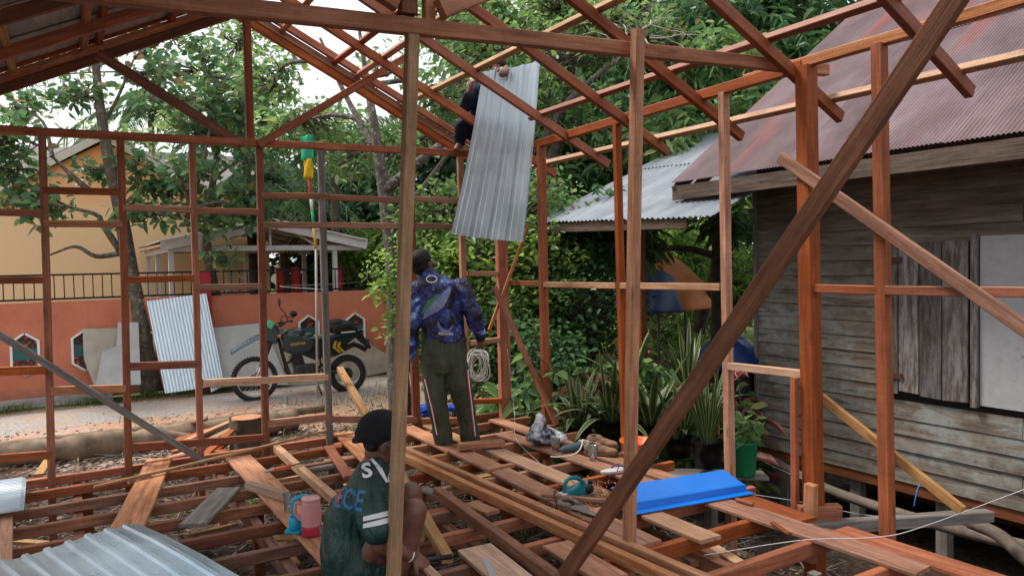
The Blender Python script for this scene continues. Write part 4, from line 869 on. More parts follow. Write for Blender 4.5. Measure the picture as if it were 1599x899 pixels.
tree('shrub', 'sunlit yellow-green shrub beyond the railing, left of the tall trunk', [at(560,470,16), at(560,440,16), at(560,410,16)], .05, .02, [B(565,405,16,.6,.6,.45,130), B(590,370,16.2,.5,.5,.4,80)], LF_BRIGHT, BK3, size=.13, asp=.5, per=10, cat='shrub')
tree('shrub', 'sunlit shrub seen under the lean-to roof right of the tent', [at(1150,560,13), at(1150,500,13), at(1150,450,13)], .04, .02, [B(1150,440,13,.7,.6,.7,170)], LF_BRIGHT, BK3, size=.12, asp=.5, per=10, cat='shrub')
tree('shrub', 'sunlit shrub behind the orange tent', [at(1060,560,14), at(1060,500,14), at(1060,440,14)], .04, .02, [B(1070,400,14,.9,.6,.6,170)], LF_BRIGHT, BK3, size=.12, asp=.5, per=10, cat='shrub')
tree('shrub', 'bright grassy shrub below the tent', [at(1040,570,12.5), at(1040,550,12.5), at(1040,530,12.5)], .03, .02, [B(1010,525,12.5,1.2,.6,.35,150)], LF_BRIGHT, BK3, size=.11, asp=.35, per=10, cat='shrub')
# forest behind
fr = [(-60,330,24,3.0,2.5,1.6,160,0,'dark tree behind the left end of the orange house'),(300,330,26,2.6,2.5,1.5,150,0,'dark tree rising behind the right end of the orange house'),(400,310,24,2.4,2,1.8,240,0,'dark tree behind the carport roof'),(520,340,22,2.6,2,1.9,340,0,'dark tree behind the streamer pole'),(640,310,21,2.4,2,1.9,320,0,'dark tree behind the tall mottled trunk'),(760,240,20,2.4,2,2.5,380,0,'dark tree behind the held roofing sheet'),(560,220,25,2.2,2,.8,60,1,'light green tree top seen between the gable rafters'),
      (860,260,19,2.6,2,3.0,460,0,'dark tree just right of the held roofing sheet'),(960,180,19,2.6,2,3.0,440,0,'dark tree behind the tall brown mid post'),(1080,120,19,2.6,2,2.8,420,0,'dark tree above the lean-to roof'),(1200,80,19,1.8,2,1.9,280,0,'dark tree touching the far edge of the purple roof'),(1200,230,18,2.2,2,2.2,320,0,'dark tree low behind the lean-to roof'),(780,60,22,2.4,2,1.6,200,1,'light green tree top above the man on the roof'),(940,20,22,2.6,2,1.4,200,1,'light green tree top behind the dry twigs'),
      (700,450,17,2.2,1.5,1.6,240,2,'light green tree low behind the standing man'),(840,440,16,2.2,1.5,1.8,280,0,'dark low tree behind the back corner post'),(1000,420,16,2.2,1.5,1.8,280,2,'light green low tree behind the tent'),(1130,400,16,2.0,1.5,1.8,240,2,'light green low tree right of the tent'),(540,440,22,2.2,1.5,1.2,160,0,'dark low tree behind the right end of the railing')]
for (x, y, d, a, b, c_, k, t_, lab_) in fr:
    c0 = at(x, y, d); g0 = Vector((c0.x, c0.y, -.6))
    tree('forest_tree', lab_, [g0, (g0+c0)/2+Vector((random.uniform(-.4,.4),0,0)), c0], .2, .1, [(c0, (a,b,c_), k)], [LF_DARK, LF_MID, LF_BRIGHT][t_], BK3, size=.34 if t_ < 2 else .22, asp=.5, per=9 if t_ < 2 else 14, cat='tree', group=['dark trees of the wood behind','lighter trees of the wood behind','lighter trees of the wood behind'][t_], rad=.6, limb=.07, droop=.35)
# palms behind
LF_PALM = leafmat('palm_leaflets', [(.03,.08,.035),(.06,.13,.05),(.10,.18,.07)], .3)
def palm(px_, py_, dep, label, nf=11, L=2.0):
    c = at(px_, py_, dep); g = Vector((c.x, c.y, -.6)); t = empty('palm_tree', label, 'palm', g)
    tube = bmesh.new(); add_tube(tube, [g, (g+c)/2, c], [.12,.1,.09], 10); wlink('trunk', bmend(tube, 'p'), BK1, t, True)
    random.seed(int(px_))
    for k in range(nf):
        a = k*2.4+random.uniform(-.2,.2); el = random.uniform(-.1, .9); d = Vector((math.cos(a), math.sin(a), 0)); pts = []
        for s in range(9):
            u = s/8; pts.append(c+d*L*u*math.cos(el*.6)+Vector((0,0,L*(math.sin(el)*u-.75*u*u))))
        P = []; D = []
        for s in range(1, 9):
            for sub in range(4):
                p = pts[s-1].lerp(pts[s], sub/4); tn = (pts[s]-pts[s-1]).normalized(); sd = tn.cross(Vector((0,0,1))).normalized()
                for sg in (-1, 1): P.append(p); D.append(sd*sg+tn*.55+Vector((0,0,-.35)))
        lv = leaf_mesh(np.array(P), np.array([tuple(x) for x in D]), .45*L/2, .09, .3, 1)
        o = leaves_obj('frond', [lv], LF_PALM, t, g)
palm(520, 215, 17, 'palm with drooping fronds behind the flag streamer', 12, 2.4); palm(440, 290, 18, 'low palm behind the carport roof', 10, 2.0); palm(235, 170, 22, 'palm half hidden left of the back king post', 10, 2.4)
# ---------------- potted plants by the plank house
LF_SANS, n, bs = newmat('variegated_strap_leaf'); g_ = N(n, 'ShaderNodeNewGeometry')
tcn = N(n, 'ShaderNodeTexCoord'); at_ = N(n, 'ShaderNodeAttribute'); at_.attribute_name = 'edge'
c = ramp(n, at_.outputs['Fac'], [(.0, (.02,.06,.02)), (.62, (.04,.09,.025)), (.80, (.24,.25,.085)), (1, (.28,.29,.11))])
c = mixc(n, .35, c, ramp(n, g_.outputs['Random Per Island'], [(0,(.3,.3,.3)),(1,(.7,.7,.7))]), 'OVERLAY')
n.links.new(c, bs.inputs['Base Color']); bs.inputs['Roughness'].default_value = .45
def strap_plant(c, n_, L, wd, spread, seed, mat=None, parent=None):
    r = random.Random(seed); v = []; f = []; e = []
    for k in range(n_):
        a = r.random()*6.28; tilt = r.uniform(.05, spread); d = Vector((math.cos(a), math.sin(a), 0)); s = Vector((-d.y, d.x, 0)); l = L*r.uniform(.6,1.1); b = Vector(c)+d*.04
        base = len(v); ns = 7
        for q in range(ns+1):
            u = q/ns; w2 = wd*(.55+.9*u)*(1-u**3.2)*1.05
            p = b+d*l*(math.sin(tilt)*u+tilt*.35*u*u)+Vector((0,0,l*(math.cos(tilt)*u-.32*tilt*u*u*u*1.3)))
            for sg, ed, dz in ((-1,1,0),(-.62,.7,-.0),(0,0,-wd*.25),(.62,.7,0),(1,1,0)):
                v.append(tuple(p+s*w2*.5*sg+d*(-dz)*.6)); e.append(ed)
        for q in range(ns):
            for j in range(4): a0 = base+q*5+j; f.append((a0, a0+1, a0+6, a0+5))
    me = mesh('strap', v, f); at2 = me.attributes.new('edge', 'FLOAT', 'POINT'); at2.data.foreach_set('value', e); return me
M_BAG = flat('black_polybag', (.007,.007,.008), .35, 0, .3, 8, .5, bmp=.6); M_SOIL = flat('potting_soil', (.05,.035,.025), .95)
def pot(parent, c, r, h, mat, name='pot'):
    bm = bmesh.new(); add_lathe(bm, c, [(.001,0),(r*.78,0),(r*.9,h*.5),(r,h),(r*1.05,h),(r*.93,h*.98),(r*.9,h*.86),(.001,h*.86)], 18)
    if name == 'grow_bag':
        for v_ in bm.verts: a = math.atan2(v_.co.y-c[1], v_.co.x-c[0]); s = 1+.06*math.sin(a*5+v_.co.z*30); v_.co.x = c[0]+(v_.co.x-c[0])*s; v_.co.y = c[1]+(v_.co.y-c[1])*s
    return wlink(name, bmend(bm, name), mat, parent, True)
def strap_thing(px_, py_, dep, r, h, n_, L, wd, spread, seed, label, mat=M_BAG, pn='grow_bag', z=None):
    c = at(px_, py_, dep); 
    if z is not None: c.z = z
    t = empty('snake_plant', label, 'potted plant', c)
    pot(t, c, r, h, mat, pn); me = strap_plant(c+Vector((0,0,h*.85)), n_, L, wd, spread, seed); wlink('leaves', me, LF_SANS, t, True); return t
strap_thing(1105,728,6.1,.13,.22,44,.70,.032,.40,1,'tall thin striped strap-leaf plant in a black bag left of the green bucket')
strap_thing(1015,690,6.7,.12,.18,24,.74,.085,1.0,2,'broad yellow-edged strap-leaf plant behind the orange bucket')
strap_thing(955,685,6.9,.12,.18,26,.70,.07,1.2,3,'spreading yellow-edged plant left of the tall brown mid post')
strap_thing(905,690,7.1,.12,.16,24,.68,.065,1.25,4,'yellow-edged plant with arching leaves nearest the back corner')
strap_thing(1060,712,6.5,.12,.18,24,.7,.065,.9,5,'yellow-edged plant under the slanting prop')
strap_thing(985,640,7.6,.14,.22,22,.7,.055,.7,6,'yellow-edged plant in the second row behind the orange bucket')
strap_thing(1075,640,7.4,.14,.22,24,.75,.05,.6,8,'striped plant in the second row near the blue tarpaulin')
# shelf with grow bags and green bucket
sh_ = empty('plant_shelf', 'rough grey plank shelf carrying the plant bags beside the floor edge', 'shelf', (4.9, 4.6, -.6))
zS = -.26
a = oz(1000, 738, zS); b = oz(1195, 742, zS); timber('shelf_board', a, b, .22, .03, W_GRY, sh_); 
for p in (a.lerp(b,.15), a.lerp(b,.85)): timber('leg', (p.x, p.y, hgt(p.x,p.y)-.1), (p.x, p.y, zS-.02), .05, .05, W_GRY, sh_, face=(0,1,0))
gb = at(1163, 735, 6.0); gb.z = zS+.02
t = empty('green_bucket', 'green plastic bucket with a leafy plant standing on the shelf', 'bucket', gb)
bm = bmesh.new(); add_lathe(bm, gb, [(.001,0),(.078,0),(.085,.02),(.105,.27),(.112,.275),(.112,.285),(.1,.28),(.098,.23),(.001,.23)], 24); wlink('pail', bmend(bm, 'b'), flat('green_plastic', (.012,.20,.075), .4, 0, .15), t, True)
_, lv = clusters(gb+Vector((0,0,.38)), (.13,.13,.12), 14, 5, .12, .4, .08); leaves_obj('plant', [lv], LF_MID, t, gb)
# more foliage plants in the dark strip behind the floor
LF_CORD = leafmat('cordyline_leaves', [(.03,.08,.03),(.08,.12,.04),(.20,.06,.05),(.05,.10,.03),(.16,.16,.07)], .3)
for q, (x, y, d, lab) in enumerate([(950,610,7.9,'leafy plant behind the yellow-edged plants, left of the tall mid post'),(1010,600,7.6,'leafy plant behind the tall mid post'),(1130,640,7.3,'leafy plant behind the green bucket'),(1040,660,7.0,'low leafy plant among the plant bags'),(900,640,7.6,'low leafy plant right of the corner brace'),(1040,610,8.2,'broad leaved garden plant with reddish leaves below the tent'),(980,560,8.6,'broad leaved garden plant left of the tent'),(890,600,8.2,'broad leaved plant beside the back corner brace'),(1090,600,8.0,'pinkish leaved plant beside the blue tarpaulin'),(820,620,7.9,'low plant at the foot of the back corner'),(1180,650,8.4,'plant in the shade at the corner of the plank house')]):
    c0 = at(x, y, d); g0 = Vector((c0.x, c0.y, hgt(c0.x, c0.y))); tree('garden_plant', lab, [g0, (g0+c0)/2, c0], .012, .008, [(c0, (.4,.35,.3), 26), ((g0+c0)/2, (.35,.3,.3), 18)], [LF_CORD, LF_MID][q % 2], BK3, size=.24, asp=.32, per=5, cat='plant', rad=.12, droop=.5, limb=.008)
tree('low_tree', 'dark tree with spreading boughs beside the corner of the plank house', [at(1118,620,9.5), at(1120,500,9.5), at(1118,400,9.5), at(1130,300,9.5)], .09, .05, [B(960,375,9.6,.6,.6,.3,90), B(1150,350,9.6,.4,.6,.18,40), B(920,340,9.8,.6,.6,.35,90)], LF_MANGO, BK3, size=.17, asp=.35, per=8, droop=.5, pend=.5, extra=[([at(1118,400,9.5), at(1070,388,9.4), at(1010,392,9.4), at(960,410,9.4)], .05, .015), ([at(1120,420,9.5), at(1150,380,9.3)], .03, .015)])
# heart-shaped big leaf
c0 = at(868,575,6.9); tree('big_leaf_vine', 'vine with large heart-shaped leaves at the back corner', [at(860,640,6.95), at(862,600,6.95), c0], .008, .005, [(at(868,580,6.95), (.06,.05,.1), 3), (at(830,560,7.2),(.2,.2,.3),7)], LF_MID, BK3, size=.15, asp=.9, per=1, cat='vine', droop=.6, rad=.03, limb=.004, twig=.003)
# ---------------- tent and tarpaulins
def blanket(name, fn, nu, nv, mat, parent=None, th=.006):
    v = []; f = []
    for j in range(nv+1):
        for i in range(nu+1): v.append(tuple(fn(i/nu, j/nv)))
    for j in range(nv):
        for i in range(nu): a = j*(nu+1)+i; f.append((a, a+1, a+nu+2, a+nu+1))
    me = mesh(name, v, f); o = wlink(name, me, mat, parent, True); md = o.modifiers.new('solid', 'SOLIDIFY'); md.thickness = th; return o
tt = empty('tent', 'small tent with a dark blue side and an orange fly beyond the plants', 'tent', at(1060,560,11))
M_TO = flat('orange_canvas', (.42,.13,.02), .7, 0, .2, 3, bmp=.3); M_TB = flat('dark_blue_canvas', (.010,.028,.10), .6, 0, .2, 3, bmp=.3)
def arch(x0, x1, dep0, dep1, top, bot):
    def fn(u, v_):
        s = abs(v_-.5)*2; x = x0+(x1-x0)*u; y = top+8*math.sin(u*9)*.3+(bot-top)*s**2.2
        p = at(x+(v_-.5)*10, y+(1-s)*0, dep0+(dep1-dep0)*v_+u*.5); return p+Vector((0,0,.015*math.sin(u*23+v_*7)))
    return fn
def curt(t0, t1, b0, b1, pw, sag, d0, dd):
    def fn(u, v_):
        xt, yt = t0[0]+(t1[0]-t0[0])*u, t0[1]+(t1[1]-t0[1])*(u**pw); xb, yb = b0[0]+(b1[0]-b0[0])*u, b0[1]+(b1[1]-b0[1])*u
        return at(xt+(xb-xt)*v_, yt+(yb-yt)*v_+2.0*math.sin(u*11+v_*4)*(1-v_), d0+dd(u, v_)+.05*math.sin(u*13+v_*3))
    return fn
blanket('fly', curt((1002,391),(1113,458),(1000,494),(1116,481),2.2,0,10.6,lambda u,v_: .6*(1-v_)+.5*u), 20, 12, M_TO, tt)
blanket('inner_side', curt((955,398),(1052,434),(960,494),(1067,487),1.8,0,10.2,lambda u,v_: .5*(1-v_)+.3*u), 16, 12, M_TB, tt)
blanket('rear_fly', curt((1002,391),(1113,458),(1010,492),(1116,481),2.2,0,11.2,lambda u,v_: .9*v_+.5*u), 12, 8, M_TO, tt)
for x in (1028, 1070): 
    c0 = at(x, 485, 10.8); tube = tube_obj('pole', [c0, Vector((c0.x, c0.y, hgt(c0.x,c0.y)))], .02, BK3, tt)
M_BT = flat('blue_tarpaulin', (.006,.026,.12), .45, 0, .2, 4, bmp=.4)
cb = at(1140,540,7.9); tb = empty('covered_cabinet', 'low cabinet under a blue tarpaulin at the corner of the plank house', 'cabinet', Vector((cb.x, cb.y, -.6)))
bm = bmesh.new(); add_ell(bm, Vector((cb.x, cb.y, .42)), (.36,.32,.30), None, 22, 14)
for v_ in bm.verts:
    v_.co.z = max(v_.co.z, .34+.03*math.sin(v_.co.x*23)); v_.co += Vector((.02*math.sin(v_.co.z*31+v_.co.y*17), .02*math.sin(v_.co.x*29), .01*math.sin(v_.co.x*40)))
wlink('tarpaulin', bmend(bm, 't'), M_BT, tb, True)
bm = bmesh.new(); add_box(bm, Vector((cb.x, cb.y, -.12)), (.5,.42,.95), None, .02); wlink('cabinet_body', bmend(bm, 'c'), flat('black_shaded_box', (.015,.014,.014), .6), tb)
pf = at(1155, 582, 6.9); t = empty('flower', 'pink flower with pale leaves beside the corner of the plank house', 'flower', pf)
_, lv = clusters(pf, (.05,.05,.05), 10, 5, .06, .7, .03); leaves_obj('petals', [lv], leafmat('pink_petals', [(.36,.08,.10),(.5,.2,.2),(.30,.06,.07)], .3), t, pf)
tube_obj('stem', [pf, pf+Vector((0,0,-.4))], .006, BK3, t)
# ================================================================== METAL SHEETS IN HAND AND ON THE FLOOR
hb = lambda u, t: -.05*math.sin(math.pi*u)*.5 - .05*math.sin(math.pi*t)
b0, b1, t0, t1 = at(704,366,6.85), at(817,378,6.62), at(754,112,7.02), at(843,95,6.9)
quad_sheet('roofing_sheet', b0, b1, t0, t1, 'rib2', .16, .013, M_ZINC, 'new grey ribbed roofing sheet held up by the man on the roof', 'metal sheet', 8, bend=lambda u, t: -.03*math.sin(math.pi*u)-.04*math.sin(math.pi*t))
a0 = oz(217,817,.07); dL = (oz(372,900,.07)-a0).normalized(); dW = Vector((0,0,1)).cross(dL).normalized(); dW = -dW if dW.x > 0 else dW
M_ZN2 = metal('new_pale_zinc', (.30,.40,.47), (.47,.57,.63), .26, .7, (1,1,1), 2.2)
o = link('roofing_sheet', sheet_mesh(1.10, 2.3, 'rib', .100, .013, 6, bend=lambda u, t: .012*math.sin(u*9+t*4)+.008*math.sin(t*7)), M_ZN2, None, Matrix.Translation(a0) @ Matrix((dW, dL, Vector((0,0,1)))).transposed().to_4x4()); tag(o, 'pale ribbed roofing sheet lying at the bottom left corner of the floor', 'metal sheet')
for v_ in o.data.vertices: pass
a0 = oz(41,743,.09); dW = (oz(28,790,.09)-a0); 
for k in range(3):
    o = link('zinc_sheet', sheet_mesh(dW.length, 1.3, 'sine', .042, .009, 2), M_ZW, None, Matrix.Translation(a0+Vector((-.010*k,.0,.006*k-.02))) @ Matrix((dW.normalized(), Vector((-1,-.06,0)).normalized(), Vector((0,0,1)))).transposed().to_4x4()); tag(o, ['bottom','middle','topmost'][k]+' finely corrugated sheet of the short stack at the left edge', 'metal sheet', 'corrugated sheets stacked at the left edge')
# blue folded gutter piece
M_BLU = flat('bright_blue_coated_steel', (.005,.17,.66), .3, 0, .05, 3, .5)
L0 = oz(984,805,.035); L1 = oz(1178,771,.035); ax = (L1-L0).normalized(); bk = Vector((0,0,1)).cross(ax).normalized(); bk = bk if bk.y > 0 else -bk
prof = [(0,0),(.0,.006),(.05,.012),(.055,.05),(.075,.052),(.21,.115),(.225,.10),(.223,.097),(.205,.108),(.072,.046),(.061,.044),(.056,.006)]
bm = bmesh.new(); A = [bm.verts.new(L0+bk*y+Vector((0,0,z))) for y, z in prof]; Bv = [bm.verts.new(L1+bk*y-ax*(y*.35)+Vector((0,0,z))) for y, z in prof]
bm.faces.new(A[::-1]); bm.faces.new(Bv)
for k in range(len(A)): bm.faces.new((A[k], A[(k+1)%len(A)], Bv[(k+1)%len(A)], Bv[k]))
tag(wlink('gutter_trim', bmend(bm, 'g'), M_BLU), 'bright blue folded steel trim lying across the floor planks', 'metal trim')
# ================================================================== SMALL THINGS ON THE FLOOR
zP = .032
def flat_dir(px0, py0, px1, py1, z=zP):
    a = oz(px0, py0, z); b = oz(px1, py1, z); x = (b-a).normalized(); y = Vector((0,0,1)).cross(x); return a, b, Matrix((x, y, Vector((0,0,1)))).transposed().to_4x4()
# electric planer
a, b, R = flat_dir(880,782,930,772); a = a+Vector((0,0,0)); Lp = (b-a).length
pl = empty('electric_planer', 'teal blue electric hand planer standing among shavings on the long plank', 'power tool', a); 
PM = Matrix.Translation(a) @ R @ Matrix.Scale(Lp/.29, 4)
M_TEAL = flat('teal_plastic', (.01,.16,.20), .4, 0, .1); M_ALU = flat('cast_aluminium', (.42,.42,.43), .4, .8); M_BPL = flat('black_plastic', (.012,.012,.013), .5)
def lmesh(name, bm, mat, parent, M, smooth=False):
    me = bmend(bm, name); me.transform(M); return wlink(name, me, mat, parent, smooth)
bm = bmesh.new(); add_box(bm, Vector((.145,.04,.010)), (.29,.085,.014), None, .003); lmesh('sole_plate', bm, M_ALU, pl, PM)
bm = bmesh.new(); add_prism(bm, [Vector(p) for p in ((.02,0,.02),(.27,0,.02),(.285,0,.05),(.25,0,.085),(.17,0,.095),(.12,0,.07),(.06,0,.06),(.02,0,.04))], (0,.08,0)); bmesh.ops.bevel(bm, geom=list(bm.edges), offset=.006, segments=2, affect='EDGES'); lmesh('motor_housing', bm, M_TEAL, pl, PM)
bm = bmesh.new(); add_tube(bm, bez([(.03,.04,.05),(.045,.04,.12),(.085,.04,.150),(.15,.04,.140),(.20,.04,.105),(.21,.04,.08)],6), [(.017,.015)]*31, 12); lmesh('handle', bm, M_TEAL, pl, PM, True)
bm = bmesh.new(); add_lathe(bm, Vector((.235,-.012,.055)), [(.001,0),(.032,0),(.036,.01),(.034,.045),(.001,.045)], 18, Matrix.Rotation(math.radians(-90), 3, 'X')); lmesh('belt_cover', bm, M_BPL, pl, PM, True)
bm = bmesh.new(); add_lathe(bm, Vector((.27,.04,.08)), [(.001,0),(.02,0),(.022,.03),(.001,.035)], 14); lmesh('depth_knob', bm, M_BPL, pl, PM, True)
bm = bmesh.new(); add_box(bm, Vector((.03,.04,.035)), (.07,.07,.03), None, .006); lmesh('front_label', bm, flat('white_red_label', (.6,.5,.5), .5), pl, PM)
o = tube_obj('cord', [PM @ Vector(p) for p in bez([(.04,.04,.09),(-.02,.05,.09),(-.06,.03,.05),(-.075,-.02,.0),(-.08,-.05,-.06)],5)], .0045, M_BPL, pl)
# saw dust around the planer
pts = []; random.seed(2)
for _ in range(900):
    p = oz(random.gauss(925,28), random.gauss(782,11), .0); 
    x, y = p.x, p.y; pts.append((x, y, random.choice([.030,.034]), random.uniform(.004,.012)))
o = link('shavings', scatter_mesh('shavings', pts, chip), islandmat('shavings', [(.35,.16,.09),(.5,.28,.17),(.42,.2,.11)])); tag(o, 'wood shavings heaped round the planer on the plank', 'shavings', kind='stuff')
# hand saw
a, b, R = flat_dir(942,811,878,786); sw = empty('hand_saw', 'old hand saw with a worn grey wooden grip lying below the planer', 'saw', a); PM = Matrix.Translation(a) @ R
Ls = (b-a).length
bm = bmesh.new(); add_prism(bm, [Vector(p) for p in ((0,-.015,.012),(Ls*.72,-.045,.012),(Ls*.72,.045,.012),(0,.015,.012))], (0,0,.0025)); lmesh('blade', bm, flat('dull_steel', (.28,.26,.25), .45, .7, .3), sw, PM)
bm = bmesh.new(); add_tube(bm, bez([(Ls*.70,-.04,.022),(Ls*.95,-.05,.022),(Ls*1.02,0,.022),(Ls*.9,.05,.022),(Ls*.7,.035,.022)],5), [(.018,.012)]*21, 8); lmesh('grip', bm, W_GRY, sw, PM, True)
# machete / bar with orange grip
a, b, R = flat_dir(414,737,486,719,.075); mc = empty('machete', 'long dark bladed knife with an orange grip lying across the pale beam', 'knife', a); PM = Matrix.Translation(a) @ R; Lm = (b-a).length
bm = bmesh.new(); add_prism(bm, [Vector(p) for p in ((Lm*.52,-.012,0),(Lm*.9,-.02,0),(Lm,0,0),(Lm*.9,.012,0),(Lm*.52,.012,0))], (0,0,.004)); lmesh('blade', bm, M_BPL, mc, PM)
bm = bmesh.new(); add_tube(bm, [(Lm*.15,0,.002),(Lm*.35,0,.002),(Lm*.54,0,.002)], [(.016,.011),(.014,.01),(.016,.011)], 10); lmesh('grip', bm, flat('orange_rubber', (.62,.10,.03), .5), mc, PM, True)
bm = bmesh.new(); add_box(bm, Vector((Lm*.09,0,.004)), (Lm*.18,.035,.02), None, .006); lmesh('pommel', bm, M_ALU, mc, PM)
# pink jug with blue mug
jc = oz(487,833,.035); s_ = 1.0
jg = empty('pink_jug', 'pink plastic water jug with a deep pink base on the wide brown plank', 'jug', jc)
M_PK = flat('pale_pink_plastic', (.62,.27,.27), .35, 0, .04); M_PK2 = flat('deep_pink_plastic', (.45,.035,.07), .35, 0, .04)
bm = bmesh.new(); add_lathe(bm, jc, [(.001,0),(.052,0),(.056,.006),(.056,.05),(.0545,.055)], 28); wlink('base', bmend(bm, 'j'), M_PK2, jg, True)
bm = bmesh.new(); add_lathe(bm, jc, [(.0545,.055),(.0545,.12),(.051,.19),(.050,.195),(.001,.196)], 28); wlink('body', bmend(bm, 'j'), M_PK, jg, True)
bm = bmesh.new(); add_lathe(bm, jc, [(.001,.197),(.053,.197),(.054,.205),(.044,.213),(.014,.216),(.012,.23),(.001,.232)], 28); wlink('lid', bmend(bm, 'j'), flat('pale_pink_lid', (.66,.33,.33), .3, 0, .04), jg, True)
bm = bmesh.new(); add_ell(bm, jc+Vector((0,0,.226)), (.013,.013,.009)); wlink('lid_knob', bmend(bm, 'j'), M_BPL, jg, True)
hd = -RGT
bm = bmesh.new(); add_tube(bm, bez([jc+hd*.050+Vector((0,0,.17)), jc+hd*.085+Vector((0,0,.175)), jc+hd*.09+Vector((0,0,.12)), jc+hd*.055+Vector((0,0,.08))], 6), [(.006,.010)]*19, 8); wlink('handle', bmend(bm, 'j'), M_PK, jg, True)
M_CY = flat('cyan_plastic', (.01,.33,.50), .35, 0, .05)
mgc = oz(461,829,.035); mg = empty('blue_mug', 'bright cyan plastic tray rack standing against the pink jug', 'rack', mgc)
bm = bmesh.new(); add_prism(bm, [mgc+RGT*a_+FWD*b_+Vector((0,0,.002)) for a_, b_ in ((-.055,-.03),(-.035,-.05),(.04,-.05),(.055,-.02),(.05,.05),(-.05,.05))], (0,0,.014)); bmesh.ops.bevel(bm, geom=list(bm.edges), offset=.004, segments=2, affect='EDGES'); wlink('tray', bmend(bm, 'm'), M_CY, mg, False)
bm = bmesh.new(); add_lathe(bm, mgc+Vector((0,0,.014)), [(.001,0),(.034,0),(.036,.02),(.034,.07),(.030,.075),(.028,.07),(.03,.02),(.001,.01)], 22); wlink('cup', bmend(bm, 'm'), M_CY, mg, True)
bm = bmesh.new(); add_tube(bm, bez([mgc+RGT*-.008+Vector((0,0,.05)), mgc+RGT*-.012+Vector((0,0,.15)), mgc+RGT*.0+Vector((0,0,.185)), mgc+RGT*.04+Vector((0,0,.20)), mgc+RGT*.075+Vector((0,0,.205))], 6), [(.006,.012)]*25, 8); wlink('arm', bmend(bm, 'm'), M_CY, mg, True)
m, n, bs = newmat('clear_glass'); bs.inputs['Base Color'].default_value = (.9,.93,.93,1); bs.inputs['Roughness'].default_value = .06; bs.inputs['Transmission Weight'].default_value = .92; bs.inputs['IOR'].default_value = 1.25
M_GLASS = m
def glass(px_, py_, r, h, label, tea=False, z=.035):
    c = oz(px_, py_, z); t = empty('drinking_glass', label, 'glass', c)
    bm = bmesh.new(); add_lathe(bm, c, [(.001,0),(r*.75,0),(r,h),(r*.93,h),(r*.7,h*.06),(.001,h*.06)], 20); wlink('tumbler', bmend(bm, 'g'), M_GLASS, t, True)
    if tea: bm = bmesh.new(); add_lathe(bm, c, [(.001,h*.07),(r*.69,h*.07),(r*.80,h*.45),(.001,h*.45)], 16); wlink('tea', bmend(bm, 'g'), flat('tea', (.35,.12,.02), .2), t, True)
glass(451,797,.036,.11,'empty clear tumbler behind the cyan rack', z=.035)
glass(926,717,.038,.11,'clear glass standing in front of the tan shoes')
glass(868,703,.036,.10,'glass of amber tea beside the plastic bag', True)
glass(508,846,.03,.09,'clear glass between the jug and the squatting man')
# angle grinder
a, b, R = flat_dir(874,702,922,694,.06); gr = empty('angle_grinder', 'slim blue-grey angle grinder with its white cord wound round it', 'power tool', a); PM = Matrix.Translation(a) @ R; Lg = (b-a).length
bm = bmesh.new(); add_tube(bm, [(0,0,-.005),(Lg*.12,0,0),(Lg*.3,0,.002),(Lg*.6,0,.004),(Lg*.8,0,.008)], [.014,.024,.03,.036,.036], 14); lmesh('body', bm, flat('blue_grey_plastic', (.06,.10,.13), .4), gr, PM, True)
bm = bmesh.new(); add_tube(bm, [(Lg*.8,0,.008),(Lg,0,.01)], [.037,.033], 14); lmesh('gear_head', bm, M_ALU, gr, PM, True)
bm = bmesh.new(); add_lathe(bm, Vector((Lg*.95,0,-.028)), [(.001,0),(.05,0),(.05,.003),(.001,.003)], 20); lmesh('disc', bm, M_BPL, gr, PM)
M_WC = flat('white_cord', (.62,.60,.55), .5)
tube_obj('cord', bez([PM @ Vector(p) for p in ((Lg*.85,-.04,.03),(Lg*.7,-.03,.055),(Lg*.5,-.07,0),(Lg*.2,-.09,-.03),(-.05,-.06,-.035),(-.1,-.02,-.035))],6), .006, M_WC, gr)
tube_obj('cord', bez([PM @ Vector(p) for p in ((Lg*.8,-.045,.0),(Lg*.75,0,.05),(Lg*.72,.045,0),(Lg*.78,0,-.03),(Lg*.7,-.045,.01),(Lg*.66,0,.048),(Lg*.62,.04,0))],6), .006, M_WC, gr)
# shoes
M_SH = flat('tan_suede', (.26,.15,.085), .85, 0, .15); M_SOLE = flat('rubber_sole', (.16,.10,.06), .8)
def shoe(px0, py0, px1, py1, label, z=.035, nm='shoe'):
    a, b, R = flat_dir(px0, py0, px1, py1, z); t = empty(nm, label, 'shoe', a, 'pair of tan shoes'); L = .27; PM = Matrix.Translation(a) @ R
    bm = bmesh.new(); add_ell(bm, Vector((.06,0,.045)), (.06,.036,.05)); add_ell(bm, Vector((.13,0,.035)), (.10,.04,.038)); add_ell(bm, Vector((.21,0,.028)), (.065,.043,.03)); add_ell(bm, Vector((.10,0,.06)), (.05,.034,.035))
    for v_ in bm.verts: v_.co.z = max(v_.co.z, .008)
    o = lmesh('upper', bm, M_SH, t, PM, True); md = o.modifiers.new('r', 'REMESH'); md.mode = 'VOXEL'; md.voxel_size = .007; md.use_smooth_shade = True
    bm = bmesh.new(); add_prism(bm, [Vector((.138+.142*math.cos(k*.314)*(1), .045*math.sin(k*.314)*(.8+.25*math.cos(k*.314)), 0)) for k in range(20)], (0,0,.016)); lmesh('sole', bm, M_SOLE, t, PM)
    bm = bmesh.new(); add_lathe(bm, Vector((.07,0,.088)), [(.001,0),(.026,0),(.030,.004),(.001,.003)], 14); lmesh('opening', bm, M_BPL, t, PM)
    for k in range(3): bm = bmesh.new(); add_tube(bm, [(.115+.022*k,-.022,.078-.012*k),(.118+.022*k,0,.083-.012*k),(.115+.022*k,.022,.078-.012*k)], .003, 5); lmesh('lace', bm, M_SOLE, t, PM)
